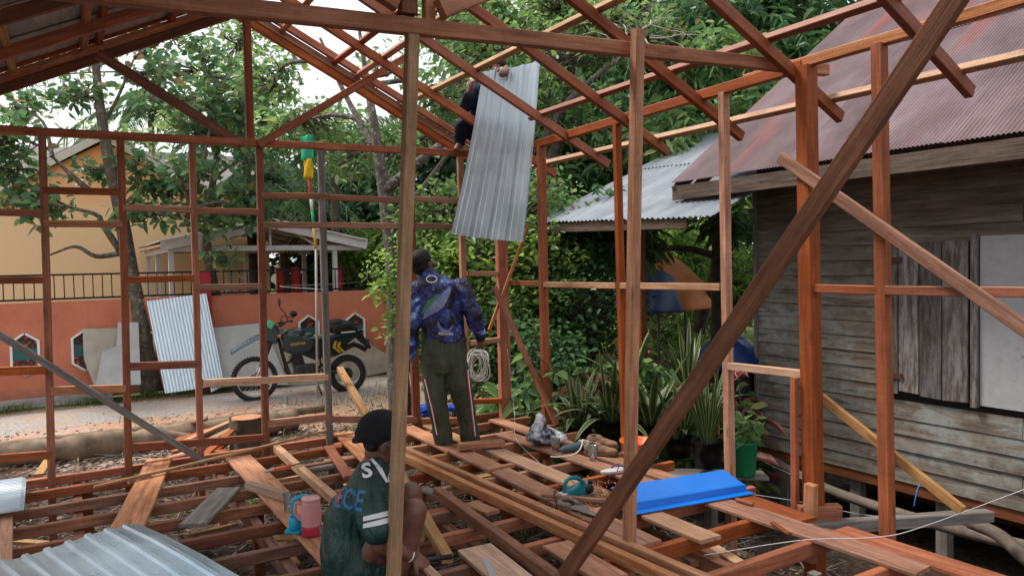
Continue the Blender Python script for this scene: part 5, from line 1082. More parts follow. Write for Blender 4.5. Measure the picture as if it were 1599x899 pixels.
shoe(912,707,966,711,'nearer of the two tan shoes behind the clear glass'); shoe(916,694,962,699,'farther of the two tan shoes, nearer the orange bucket rim')
# flip flop
a, b, R = flat_dir(940,739,978,733,.035); t = empty('flip_flop', 'white soled flip-flop with a purple strap beside the brown mid post', 'sandal', a); PM = Matrix.Translation(a) @ R
bm = bmesh.new(); add_prism(bm, [Vector((.12+.13*math.cos(k*.314), .045*math.sin(k*.314), 0)) for k in range(20)], (0,0,.015)); lmesh('sole', bm, flat('off_white_foam', (.55,.52,.52), .7), t, PM)
bm = bmesh.new(); add_tube(bm, bez([(.1,.04,.015),(.14,.02,.045),(.19,0,.018),(.14,-.02,.045),(.1,-.04,.015)],5), [(.006,.003)]*21, 6); lmesh('strap', bm, flat('purple_rubber', (.10,.04,.22), .5), t, PM, True)
# orange bucket
bc = oz(1000,727,.03); bc = bc+FWD*.1; t = empty('orange_bucket', 'orange plastic bucket behind the tall brown mid post', 'bucket', bc)
bm = bmesh.new(); add_lathe(bm, bc, [(.001,0),(.085,0),(.09,.01),(.125,.155),(.137,.158),(.137,.168),(.12,.166),(.086,.016),(.001,.014)], 28); wlink('pail', bmend(bm, 'b'), flat('orange_plastic', (.75,.13,.015), .4, 0, .06), t, True)
bm = bmesh.new(); add_box(bm, bc+RGT*.09-FWD*.09+Vector((0,0,.09)), (.09,.04,.08), frame_from(Vector((0,0,0)), RGT), .01); tag(wlink('tool_box', bmend(bm, 'b'), flat('grey_metal_box', (.13,.15,.16), .5)), 'small grey metal box in front of the orange bucket', 'box')
# crumpled plastic bag
bc = oz(850,692,.04); bm = bmesh.new()
for (dx, dz, r) in ((-.02,.06,(.15,.10,.07)),(.10,.04,(.10,.09,.05)),(-.03,.15,(.05,.05,.10)),(-.05,.10,(.09,.07,.06))): add_ell(bm, bc+RGT*dx+Vector((0,0,dz)), r, None, 26, 18)
for v_ in bm.verts:
    nn_ = mnoise.noise(v_.co*11)*.035+mnoise.noise(v_.co*28)*.018; v_.co += (v_.co-bc).normalized()*nn_; v_.co.z = max(v_.co.z, .035)
m, n, bs = newmat('crumpled_plastic'); t_ = noisetex(n, coords(n,(1,1,1),False), 9, 3); c = ramp(n, t_.outputs[0], [(.42,(.03,.035,.05)),(.5,(.30,.31,.34)),(.58,(.62,.63,.66))]); n.links.new(c, bs.inputs['Base Color']); bs.inputs['Roughness'].default_value = .3
o = wlink('plastic_bag', bmend(bm, 'b'), m); md = o.modifiers.new('r', 'REMESH'); md.mode = 'VOXEL'; md.voxel_size = .008; tag(o, 'crumpled white and dark plastic bag at the foot of the corner brace', 'bag')
# blue net heap, cable coil, strings
def coil(name, c, R_, n_, rad, mat, label, cat, seed, vert=False, turns=1.0, ell=(1,1)):
    r = random.Random(seed); bm = bmesh.new()
    for k in range(n_):
        tilt = Euler((r.uniform(-.5,.5)+(math.pi/2 if vert else 0), r.uniform(-.5,.5), r.uniform(-.4,.4)+(-TH if vert else 0))).to_matrix(); rr = R_*r.uniform(.7,1.1); off = Vector((r.uniform(-1,1), r.uniform(-1,1), r.uniform(-.5,.7)))*R_*.25
        pts = [c+off+tilt @ Vector((rr*ell[0]*math.cos(q*.45), rr*ell[1]*math.sin(q*.45), .01*math.sin(q))) for q in range(15)]
        add_tube(bm, pts, rad, 5, cap=False)
    return tag(wlink(name, bmend(bm, name), mat, None, True), label, cat)
coil('rope_heap', oy(667,640,6.9), .09, 34, .006, flat('blue_net_rope', (.01,.08,.50), .6), 'tangled heap of bright blue rope behind the standing man', 'rope', 4)
coil('rope_heap', oy(702,638,6.9), .05, 16, .006, flat('blue_net_rope', (.01,.08,.50), .6), 'smaller blue rope tangle seen between the legs of the standing man', 'rope', 5)
coil('cable_coil', oy(744,572,6.42), .16, 14, .006, M_WC, 'coil of white cable hanging on the girt beside the standing man', 'cable', 6, True, ell=(.55,1.0))
M_STR = flat('white_string', (.6,.6,.6), .6)
for pts, lab in (([oz(1100,866,.0)+Vector((0,0,.0)), at(1250,843,3.9), at(1370,838,3.7), at(1440,822,3.6), at(1620,756,3.3)], 'white string line stretched low across the right of the floor'),
                 ([at(1195,722,6.1), at(1240,742,5.6), at(1262,748,4.6)], 'thin cord from the dark corner to the short stub post'),
                 ([at(1180,772,4.8), at(1250,783,4.6), at(1330,800,4.5), at(1375,806,4.1)], 'thin white string from the blue trim to the right orange post'),
                 ([oy(792,545,6.4), oy(803,640,6.3), oz(806,684,.04), oz(845,725,.04)], 'thin white string hanging by the back corner post'),
                 ([oy(505,452,6.4), at(440,446,9), at(560,440,10), at(575,420,12)], 'thin cord running from the grey post towards the railing'),
                 ([at(975,718,6.2), at(1060,758,5.6), at(1120,790,5)], 'thin wire lying over the planks near the blue trim')):
    o = tube_obj('string', bez(pts, 6), .0018 if 'thin' in lab else .0022, M_STR, n=4); tag(o, lab, 'string')
bm = bmesh.new()
for k in range(3): add_tube(bm, bez([at(-40,285+8*k,11), at(250,300+7*k,11.4), at(480,312+14*k,11.6), at(720,318+9*k,12), at(1000,312+8*k,12.5)], 8), .006, 4)
for k, p_ in enumerate(((0,),)): pass
bm.free()
for k, (ya, yb_, yc) in enumerate(((262,278,292),(285,300,305),(328,350,332))):
    o = tube_obj('overhead_wire', bez([at(395,ya,11.5), at(560,yb_,11.5), at(720,yc,11.5)], 8), .007, M_BPL, n=4); tag(o, ['highest','middle','lowest'][k]+' of the three thin dark wires crossing behind the back wall', 'wire', 'wires behind the back wall')
# flag streamer pole
fp = at(495,620,10.4); fl = empty('streamer_pole', 'bamboo pole in red white green bands with green and yellow cloth streamers', 'flag pole', fp)
segs = [(234,275,None),(275,310,'red'),(310,330,'white'),(330,350,'green'),(350,388,'yellow'),(388,620,'w')]
cols = {'red':(.55,.05,.03),'white':(.6,.6,.58),'green':(.03,.35,.14),'yellow':(.6,.38,.03),None:(.03,.30,.12),'w':(.35,.33,.28)}
def fx(y): return 478+ (y-234)*.1 if y < 388 else 493.4+(y-388)*.01
for ya, yb_, cn in segs: tube_obj('pole_band', [at(fx(ya), ya, 10.4), at(fx(yb_), yb_, 10.4)], .022 if cn != 'w' else .018, flat('flag_'+str(cn), cols[cn], .7), fl)
M_GF = flat('green_cloth', (.02,.38,.20), .7); M_YF = flat('yellow_cloth', (.75,.45,.01), .7)
blanket('streamer', lambda u, v_: at(468+20*u+v_*2, 213+38*v_-3*u, 10.38)+FWD*(.04*math.sin(u*7+v_*3)), 6, 8, M_GF, fl, .003)
blanket('streamer', lambda u, v_: at(473+14*u+v_*2, 248+31*v_, 10.34)+FWD*(.04*math.sin(u*6+v_*4)), 6, 6, M_YF, fl, .003)
# ================================================================== MOTORCYCLE
gA = oz(544,612,-.565); gB = oz(399.5,627,-.565)
fx_ = (gB-gA); fx_.z = 0; WB = fx_.length; fx_.normalize(); ang = math.atan2(fx_.y, fx_.x)
BM = Matrix.Translation(gA) @ Matrix.Rotation(ang, 4, 'Z') @ Matrix.Scale(WB/1.45, 4) @ Matrix.Rotation(math.radians(-5), 4, 'X').inverted()
mb = empty('motorcycle', 'dark green trail motorcycle parked on the gravel with a black bag on its tail', 'motorcycle', gA)
M_TY = flat('tyre_rubber', (.018,.017,.016), .85, 0, .2); M_STL = flat('bright_steel', (.55,.55,.55), .3, .9); M_DG = flat('dark_green_paint', (.008,.022,.022), .28, 0, .1, 4, .6); M_ENG = flat('engine_grey', (.06,.06,.06), .45, .6, .3, 20)
Yax = Matrix.Rotation(math.radians(90), 3, 'X')
def torus(bm, c, R_, r, n=40, k=10, sq=1.0):
    rings = []
    for a in range(n):
        A_ = 2*math.pi*a/n; rings.append([bm.verts.new(c+Vector(((R_+r*math.cos(2*math.pi*b/k))*math.cos(A_), r*sq*math.sin(2*math.pi*b/k), (R_+r*math.cos(2*math.pi*b/k))*math.sin(A_)))) for b in range(k)])
    for a in range(n):
        for b in range(k): bm.faces.new((rings[a][b], rings[(a+1)%n][b], rings[(a+1)%n][(b+1)%k], rings[a][(b+1)%k]))
def wheel(cx, cz, R_, r, hub):
    bm = bmesh.new(); torus(bm, Vector((cx,0,cz)), R_-r, r, 48, 12)
    for a in range(48):
        A_ = 2*math.pi*a/48
        for s in (-.6,.6): add_box(bm, Vector((cx+(R_-.004)*math.cos(A_), s*r*.8, cz+(R_-.004)*math.sin(A_))), (.022,.03,.018), Matrix.Rotation(-A_, 3, 'Y'))
    wh = lmesh('wheel', bm, M_TY, mb, BM); 
    bm = bmesh.new(); torus(bm, Vector((cx,0,cz)), R_-2*r-.003, .013, 40, 8, 1.6); lmesh('rim', bm, M_STL, wh, BM, True)
    bm = bmesh.new(); add_tube(bm, [(cx,-.06,cz),(cx,.06,cz)], hub, 16); add_tube(bm, [(cx,-.05,cz),(cx,-.045,cz)], hub*2.1, 20); lmesh('hub', bm, M_ENG, wh, BM, True)
    bm = bmesh.new()
    for a in range(24):
        A_ = 2*math.pi*a/24; A2 = A_+(.35 if a % 2 else -.35); s = .03 if a % 2 else -.03
        add_tube(bm, [Vector((cx+hub*math.cos(A2), s, cz+hub*math.sin(A2))), Vector((cx+(R_-2*r)*math.cos(A_), s*.2, cz+(R_-2*r)*math.sin(A_)))], .0028, 4, False)
    o = lmesh('spokes', bm, M_STL, wh, BM); o['kind'] = 'stuff'
bpy.context.view_layer.update()
wheel(0,.30,.305,.05,.05); wheel(1.45,.345,.345,.038,.035)
def mt(name, pts, r, mat, n=10, sm=True, par=None): bm = bmesh.new(); add_tube(bm, bez(pts,5) if len(pts) > 2 else pts, r, n); return lmesh(name, bm, mat, par or mb, BM, sm)
for s in (-.09,.09):
    mt('fork_leg', [(1.45,s,.345),(1.30,s,.66)], .024, M_STL); mt('fork_leg', [(1.31,s,.64),(1.10,s,1.12)], .030, M_BPL)
    mt('swingarm', [(0,s,.30),(.5,s*.8,.42)], .025, M_ENG); 
bm = bmesh.new()
for q in range(16):
    u = q/16; u2 = (q+1)/16
    def fp_(u_): return (1.78-.80*u_, .80+.30*math.sin(u_*1.7)-.03*u_)
    (xa, za), (xb, zb_) = fp_(u), fp_(u2); wa = .045+.065*math.sin(min(1,u*1.3)*math.pi*.5); wb = .045+.065*math.sin(min(1,u2*1.3)*math.pi*.5)
    P_ = [Vector((xa,-wa,za-.05)),Vector((xa,0,za+.02)),Vector((xa,wa,za-.05)),Vector((xb,wb,zb_-.055)),Vector((xb,0,zb_+.02)),Vector((xb,-wb,zb_-.055))]
    vv = [bm.verts.new(p) for p in P_]; bm.faces.new((vv[0],vv[1],vv[4],vv[5])); bm.faces.new((vv[1],vv[2],vv[3],vv[4]))
bmesh.ops.remove_doubles(bm, verts=bm.verts, dist=.001); o = lmesh('front_mudguard', bm, flat('pale_blue_green_plastic', (.10,.15,.17), .25), mb, BM, True); md = o.modifiers.new('s','SOLIDIFY'); md.thickness = .006
def remesh(o, vox, it=3):
    md = o.modifiers.new('r','REMESH'); md.mode = 'VOXEL'; md.voxel_size = vox; md.use_smooth_shade = True
    if it: sm = o.modifiers.new('sm','SMOOTH'); sm.iterations = it; sm.factor = .5
    return o
bm = bmesh.new(); add_ell(bm, Vector((.84,0,.98)), (.20,.13,.115), Matrix.Rotation(.25,3,'Y')); add_ell(bm, Vector((.72,0,.90)), (.22,.10,.09), Matrix.Rotation(.4,3,'Y'))
add_prism(bm, [Vector(p) for p in ((1.02,-.13,1.0),(1.0,-.13,.74),(.82,-.12,.66),(.62,-.10,.72),(.55,-.09,.86),(.8,-.11,.98))], (0,.26,0)); o = remesh(lmesh('fuel_tank', bm, M_DG, mb, BM), .012, 4); tank = o
bm = bmesh.new(); add_ell(bm, Vector((.45,0,.905)), (.32,.12,.045), Matrix.Rotation(-.02,3,'Y')); add_ell(bm, Vector((.10,0,.93)), (.28,.10,.04), Matrix.Rotation(.10,3,'Y')); remesh(lmesh('seat', bm, flat('dark_seat_vinyl', (.035,.045,.05), .4), mb, BM), .012, 4)
bm = bmesh.new(); add_prism(bm, [Vector(p) for p in ((.42,-.10,.88),(.44,-.10,.70),(.20,-.10,.60),(-.02,-.09,.80),(-.28,-.06,.98),(-.25,-.06,1.01),(.1,-.08,.93))], (0,.18,0)); o = lmesh('side_cover', bm, M_DG, mb, BM); cover = o
bm = bmesh.new(); add_prism(bm, [Vector(p) for p in ((.70,-.085,.86),(.36,-.085,.88),(.38,-.08,.62),(.50,-.08,.56),(.70,-.085,.66))], (0,.17,0)); bmesh.ops.bevel(bm, geom=list(bm.edges), offset=.015, segments=2, affect='EDGES'); lmesh('frame_cover', bm, M_BPL, mb, BM)
for k_, (a_, b_) in enumerate((((1.0,.10,1.15),(1.14,.06,.95)),((1.0,-.12,1.15),(1.2,-.06,1.0)),((.98,.2,1.2),(1.1,.09,1.05)))): mt('cable', [a_, ((a_[0]+b_[0])/2+.09,a_[1],(a_[2]+b_[2])/2+.06), b_], .005, M_BPL, 5)
for k_ in range(2): bm = bmesh.new(); add_lathe(bm, Vector((1.02,.05-.1*k_,1.17)), [(.001,0),(.035,0),(.035,.03),(.001,.035)], 14); lmesh('gauge', bm, M_BPL, mb, BM)
for k in range(2):
    bm = bmesh.new(); x = .17-.07*k; add_prism(bm, [Vector(p) for p in ((x,.088,.85),(x+.035,.088,.85),(x+.075,.088,.75),(x-.03,.088,.65),(x-.055,.088,.67),(x+.03,.088,.75))], (0,.008,0)); lmesh('chevron', bm, flat('yellow_sticker', (.48,.28,.02), .5), mb, BM @ Matrix.Identity(4))
    bm = bmesh.new(); add_prism(bm, [Vector(p) for p in ((x,-.108,.85),(x+.035,-.108,.85),(x+.075,-.108,.75),(x-.03,-.108,.65),(x-.055,-.108,.67),(x+.03,-.108,.75))], (0,.006,0)); lmesh('chevron', bm, flat('yellow_sticker', (.48,.28,.02), .5), mb, BM)
bm = bmesh.new(); add_box(bm, Vector((.68,0,.42)), (.34,.20,.20), None, .03); add_box(bm, Vector((.78,0,.58)), (.15,.15,.22), Matrix.Rotation(.25,3,'Y'), .02)
for k in range(6): add_box(bm, Vector((.79+.006*k,0,.52+.03*k)), (.19,.19,.008), Matrix.Rotation(.25,3,'Y'))
add_tube(bm, [(.66,-.13,.42),(.66,.13,.42)], .085, 20); lmesh('engine', bm, M_ENG, mb, BM)
for s in (-.11,.11): mt('frame_tube', [(1.08,s*.3,1.0),(.98,s*.7,.55),(.85,s,.30),(.45,s,.32),(.40,s,.85)], .016, M_BPL)
mt('exhaust_pipe', [(.86,-.05,.6),(.97,-.09,.5),(.88,-.11,.36),(.5,-.13,.40),(.2,-.15,.62)], .022, M_ENG); mt('muffler', [(.2,-.15,.62),(-.2,-.15,.78)], .045, M_BPL, 14)
mt('handlebar', [(.93,.38,1.20),(.96,.25,1.21),(1.03,.08,1.14),(1.03,-.08,1.14),(.96,-.25,1.21),(.93,-.38,1.20)], .012, M_BPL)
for s in (.36,-.36): mt('grip', [(.935,s*1.12,1.20),(.95,s*.82,1.205)], .019, M_BPL)
for s, mxp, mzp in ((.30,1.10,1.50),(-.30,.74,1.33)):
    mt('mirror_stalk', [(.97,s*.85,1.22),(.97+(mxp-.97)*.2,s,1.30),(mxp,s*1.15,mzp-.07)], .007, M_BPL)
    bm = bmesh.new(); add_ell(bm, Vector((mxp,s*1.18,mzp)), (.022 if s > 0 else .06,.055,.065 if s > 0 else .055)); lmesh('mirror', bm, M_BPL, mb, BM, True)
bm = bmesh.new(); add_prism(bm, [Vector(p) for p in ((1.18,-.11,1.22),(1.28,-.11,1.10),(1.26,-.10,.92),(1.12,-.08,.86),(1.06,-.09,1.05))], (0,.22,0)); remesh(lmesh('headlight_cowl', bm, M_DG, mb, BM), .012, 5)
bm = bmesh.new(); add_ell(bm, Vector((1.255,0,1.02)), (.045,.085,.085)); lmesh('headlight', bm, flat('headlight_lens', (.55,.56,.58), .1), mb, BM, True)
for k, (x, z, c_) in enumerate(((1.26,1.21,(.55,.12,.07)),(1.20,1.17,(.08,.45,.25)))): 
    bm = bmesh.new(); add_box(bm, Vector((x,.04 if k else -.03,z)), (.10,.19,.12), Matrix.Rotation(-.5,3,'Y'), .02); lmesh('wrapped_cloth', bm, flat('cloth_%d' % k, c_, .6), mb, BM)
for s in (-.14,.14): bm = bmesh.new(); add_ell(bm, Vector((1.08,s,.985)), (.03,.022,.022)); lmesh('indicator', bm, flat('orange_lens', (.75,.16,.01), .3), mb, BM, True)
bm = bmesh.new(); add_ell(bm, Vector((.06,0,1.07)), (.26,.15,.11)); add_ell(bm, Vector((.14,0,1.13)), (.15,.13,.08)); add_box(bm, Vector((.02,0,1.02)), (.42,.24,.10), None, .03)
bg_ = remesh(lmesh('b', bm, flat('black_bag_fabric', (.012,.012,.014), .6, 0, .2, 12, .3, bmp=.4), None, BM), .012, 3); bg_.name = 'duffel_bag'; tag(bg_, 'black duffel bag strapped on the tail of the motorcycle', 'bag')
mt('rack_rail', [(.1,.11,.975),(-.15,.10,.985),(-.30,.0,1.0),(-.15,-.10,.985),(.1,-.11,.975)], .012, M_WHT)
bm = bmesh.new(); add_prism(bm, [Vector(p) for p in ((-.15,-.05,.95),(-.25,-.05,.96),(-.42,-.05,.70),(-.38,-.05,.68),(-.2,-.05,.85))], (0,.10,0)); lmesh('tail_bracket', bm, M_BPL, mb, BM)
bm = bmesh.new(); add_box(bm, Vector((-.36,0,.80)), (.012,.17,.11), Matrix.Rotation(-.55,3,'Y'), .002); lmesh('number_plate', bm, flat('dark_plate', (.05,.05,.05), .5), mb, BM)
bm = bmesh.new(); add_box(bm, Vector((-.26,0,.93)), (.03,.10,.05), None, .008); lmesh('tail_light', bm, flat('red_lens', (.4,.01,.01), .3), mb, BM)
mt('kick_stand', [(.55,.12,.32),(.50,.26,.02)], .012, M_BPL); mt('shock', [(.30,0,.42),(.38,0,.75)], .035, M_STL)
mt('rear_mudguard', [(.05,0,.72),(-.15,0,.76),(-.34,0,.66)], [(.05,.012)]*11, M_BPL); mt('chain_guard', [(0,.07,.36),(.25,.07,.42),(.45,.07,.47)], [(.025,.006)]*11, M_BPL)
# ---------- text helper: real letter meshes laid on a surface
from mathutils.bvhtree import BVHTree
def text_me(s, size, bold=0.0):
    cu = bpy.data.curves.new('letters', 'FONT'); cu.body = s; cu.size = size; cu.align_x = 'CENTER'; cu.align_y = 'CENTER'; cu.offset = bold; cu.resolution_u = 3
    o = bpy.data.objects.new('letters', cu); COL.objects.link(o); dg = bpy.context.evaluated_depsgraph_get(); me = bpy.data.meshes.new_from_object(o.evaluated_get(dg)); bpy.data.objects.remove(o)
    return me
def bvh_of(o):
    bpy.context.view_layer.update(); dg = bpy.context.evaluated_depsgraph_get(); ev = o.evaluated_get(dg); bm = bmesh.new(); bm.from_mesh(ev.to_mesh()); bm.transform(o.matrix_world); t = BVHTree.FromBMesh(bm); bm.free(); return t
def lay_on(name, bm, M, direction, bvh, mat, parent, off=.002, maxlen=.012, far=1.5):
    """project a flat figure (bmesh in its own xy plane, placed by M) along direction onto a surface"""
    bmesh.ops.triangulate(bm, faces=bm.faces); bmesh.ops.transform(bm, matrix=M, verts=bm.verts)
    for _ in range(5):
        es = [e for e in bm.edges if e.calc_length() > maxlen]
        if not es: break
        bmesh.ops.subdivide_edges(bm, edges=es, cuts=1); bmesh.ops.triangulate(bm, faces=bm.faces)
    d = Vector(direction).normalized(); dead = []
    for v_ in bm.verts:
        h = bvh.ray_cast(v_.co-d*far*.5, d, far)
        if h[0] is None: dead.append(v_)
        else: nn_ = h[1] if h[1].dot(d) < 0 else -h[1]; v_.co = h[0]+nn_*off
    bmesh.ops.delete(bm, geom=dead, context='VERTS')
    if not bm.verts: bm.free(); return None
    me = bpy.data.meshes.new(name); bm.to_mesh(me); bm.free(); return wlink(name, me, mat, parent)
ydir = (BM.to_3x3() @ Vector((0,1,0))).normalized(); zdir = (BM.to_3x3() @ Vector((0,0,1))).normalized(); xdir = (BM.to_3x3() @ Vector((1,0,0))).normalized()
side = 1 if ydir.y < 0 else -1          # side that faces the plot
c0 = BM @ Vector((.80, .14*side, .845))
bm = bmesh.new(); bm.from_mesh(text_me('BABINSA', .060, .001))
lay_on('lettering', bm, Matrix.Translation(c0+ydir*side*.2) @ Matrix((-xdir, zdir, ydir*side)).transposed().to_4x4() @ Matrix.Rotation(math.radians(3),4,'Z'), -ydir*side, bvh_of(tank), flat('yellow_sticker', (.48,.28,.02), .5), mb, .004, .02)
# ================================================================== PEOPLE
def skinmat(name, c):
    m, n, bs = newmat(name); t = noisetex(n, coords(n,(1,1,1),False), 12, 4); cc = ramp(n, t.outputs[0], [(.3, tuple(x*.8 for x in c)), (.7, tuple(x*1.15 for x in c))]); n.links.new(cc, bs.inputs['Base Color']); bs.inputs['Roughness'].default_value = .5
    bs.inputs['Subsurface Weight'].default_value = .08; bs.inputs['Subsurface Radius'].default_value = (.01,.004,.002); bs.inputs['Subsurface Scale'].default_value = .5; return m
M_SKIN = skinmat('brown_skin', (.15,.062,.038)); M_HAIR = flat('black_hair', (.008,.007,.007), .6, 0, .3, 60, .3, bmp=.5)
def bake(bm, name, mat, parent, vox, it=6, fold=0., fscale=9, fvec=(1,1,1)):
    me = bpy.data.meshes.new(name); bm.to_mesh(me); bm.free(); o = bpy.data.objects.new(name, me); COL.objects.link(o)
    r = o.modifiers.new('r','REMESH'); r.mode = 'VOXEL'; r.voxel_size = vox; s = o.modifiers.new('s','SMOOTH'); s.iterations = it; s.factor = .5
    dg = bpy.context.evaluated_depsgraph_get(); m2 = bpy.data.meshes.new_from_object(o.evaluated_get(dg)); bpy.data.objects.remove(o)
    if fold:
        nr = [v_.normal.copy() for v_ in m2.vertices]; F3 = Vector(fvec)
        for v_, n_ in zip(m2.vertices, nr):
            q = Vector((v_.co.x*F3.x, v_.co.y*F3.y, v_.co.z*F3.z)); a_ = 1-abs(mnoise.noise(q*fscale))*2.2; b_ = mnoise.noise(q*fscale*2.1+Vector((7,3,1)))
            v_.co += n_*(fold*a_*.6+fold*.5*b_)
    m2.materials.clear(); return wlink(name, m2, mat, parent, True)
def seg_(bm, a, b, ra, rb, n=14, flat2=1.0, axis=None):
    a = Vector(a); b = Vector(b); M3 = frame_from(a, b, axis); pr = []
    rings = []
    for t, r in ((0,ra),(.25,ra*.78+rb*.22+.004),(.6,ra*.42+rb*.58+.003),(1,rb)):
        p = a.lerp(b, t); rings.append([bm.verts.new(p+M3 @ Vector((0, r*math.cos(2*math.pi*k/n), r*flat2*math.sin(2*math.pi*k/n)))) for k in range(n)])
    for x, y in zip(rings, rings[1:]):
        for k in range(n): bm.faces.new((x[k], x[(k+1)%n], y[(k+1)%n], y[k]))
    bm.faces.new(rings[0][::-1]); bm.faces.new(rings[-1]); add_ell(bm, a, ra, None, 12, 8); add_ell(bm, b, rb, None, 12, 8)
def head_(bm, c, f, up, s=1.0):
    f = f.normalized(); l = up.cross(f).normalized(); up = f.cross(l).normalized(); R3 = Matrix((f, l, up)).transposed()
    E = lambda p, r, rot=None: add_ell(bm, c+R3 @ (Vector(p)*s), tuple(x*s for x in r), R3 if rot is None else R3 @ rot)
    E((-.01,0,.03),(.098,.076,.088)); E((.02,0,-.01),(.075,.064,.08)); E((.035,0,-.06),(.052,.047,.045)); E((.07,0,-.09),(.022,.024,.018))
    E((.088,0,.015),(.02,.05,.014)); E((.10,0,-.015),(.018,.012,.028)); E((.108,0,-.035),(.014,.018,.011)); E((.092,0,-.06),(.012,.026,.007)); E((.09,0,-.071),(.011,.022,.007))
    for q in (-1,1): E((.066,.045*q,-.03),(.022,.02,.022)); E((-.005,.078*q,-.012),(.02,.009,.032)); E((-.002,.084*q,.004),(.016,.007,.014))
    E((-.03,0,-.06),(.05,.05,.05)); return R3
def eyes_(parent, c, R3, s=1.0):
    for q in (-1,1):
        bm = bmesh.new(); add_ell(bm, c+R3 @ (Vector((.079,.031*q,-.004))*s), .012*s, None, 12, 8); wlink('eye', bmend(bm,'e'), flat('eye_white', (.6,.57,.54), .3), parent, True)
        bm = bmesh.new(); add_ell(bm, c+R3 @ (Vector((.087,.031*q,-.004))*s), .0055*s, None, 10, 8); wlink('pupil', bmend(bm,'e'), M_BPL, parent, True)
        bm = bmesh.new(); add_tube(bm, [c+R3 @ (Vector(p)*s) for p in ((.090,.015*q,.017),(.094,.03*q,.021),(.085,.048*q,.016))], .004*s, 6); wlink('eyebrow', bmend(bm,'e'), M_HAIR, parent, True)
def hand_(bm, wrist, d, nrm, curl=.5, thumb_side=1, s=1.0, spread=.12):
    """palm ellipsoid and five fingers; d along the hand, nrm = out of the back of the hand"""
    d = d.normalized(); x = nrm.cross(d).normalized(); nrm = d.cross(x).normalized()
    pc = wrist+d*.048*s; add_ell(bm, pc, (.05*s,.040*s,.016*s), Matrix((d, x, nrm)).transposed())
    for k, (off, L, r) in enumerate(((-.030,.062,.0085),(-.010,.072,.009),(.010,.068,.0088),(.028,.052,.0078))):
        off *= thumb_side*-1; p = wrist+d*.088*s+x*off*s; a = spread*off/.03*.5; dd = (d+x*a*thumb_side*0).normalized(); cur = curl*(1+.12*k)
        for sg, fr in enumerate((.45,.32,.25)):
            ax = x; dd = (Matrix.Rotation(cur*(1.0 if sg else .8), 3, ax) @ dd).normalized() if True else dd
            q = p+dd*L*fr*s; seg_(bm, p, q, r*s*(1-.08*sg), r*s*(.94-.1*sg), 8); p = q
    p = wrist+d*.025*s+x*.03*s*thumb_side; dd = (d*.7+x*.75*thumb_side-nrm*.35).normalized()
    for sg, fr in enumerate((.035,.028)):
        q = p+dd*fr*s; seg_(bm, p, q, .0115*s, .0095*s, 8); p = q; dd = (dd+d*.5-nrm*.35*curl-x*.3*thumb_side).normalized()
# ---------------------------------------------------------------- squatting man in the green jersey (faces picture right)
D0 = 3.57
def P1(x, y, w_=0.): return at(x, y, D0+w_)
m1 = empty('person', 'man in a dark green jersey and black cap squatting at the foremost post', 'person', P1(575, 905))
upv = Vector((0,0,1))
bm = bmesh.new(); hc = P1(598,688,.02); f1 = (RGT*.93+FWD*.30+upv*-.22).normalized(); R1 = head_(bm, hc, f1, (upv+RGT*.12).normalized(), 1.0)
seg_(bm, P1(581,735,.02), P1(592,706,.02), .062, .054)
add_ell(bm, P1(568,795,0), (.10,.10,.13)); add_ell(bm, P1(560,860,0), (.11,.12,.11))
# near arm (his right), far arm
shN, elN, wrN = P1(580,765,-.17), P1(592,850,-.20), P1(645,868,-.12)
seg_(bm, shN, elN, .052, .040); seg_(bm, elN, wrN, .041, .024); 
shF, elF, wrF = P1(606,760,.20), P1(632,826,.17), P1(648,858,.05)
seg_(bm, shF, elF, .050, .038); seg_(bm, elF, wrF, .038, .024)
hand_(bm, wrN, (P1(668,883,-.10)-wrN), (upv*.7-FWD*.5+RGT*.3), .95, -1, .95); hand_(bm, wrF, (P1(663,880,.03)-wrF), (upv*.8+FWD*.2), .9, 1, .95)
# legs
for (hp, kn, an, tt_, w_) in ((P1(556,872,-.09), P1(647,797,-.10), P1(622,905,-.10), P1(668,922,-.12), 0), (P1(566,868,.10), P1(641,770,.14), P1(640,890,.14), P1(678,905,.14), 1)):
    seg_(bm, hp, kn, .088, .060, 16); seg_(bm, kn, kn.lerp(an,.35), .058, .058, 16); seg_(bm, kn.lerp(an,.3), an, .060, .036, 16); add_ell(bm, kn, (.064,.060,.062))
    seg_(bm, an+Vector((0,0,-.02)), an.lerp(tt_,.7), .034, .030); seg_(bm, an.lerp(tt_,.6), tt_, .036, .024, flat2=.6)
body1 = bake(bm, 'body', M_SKIN, m1, .0075, 5)
eyes_(m1, hc, R1)
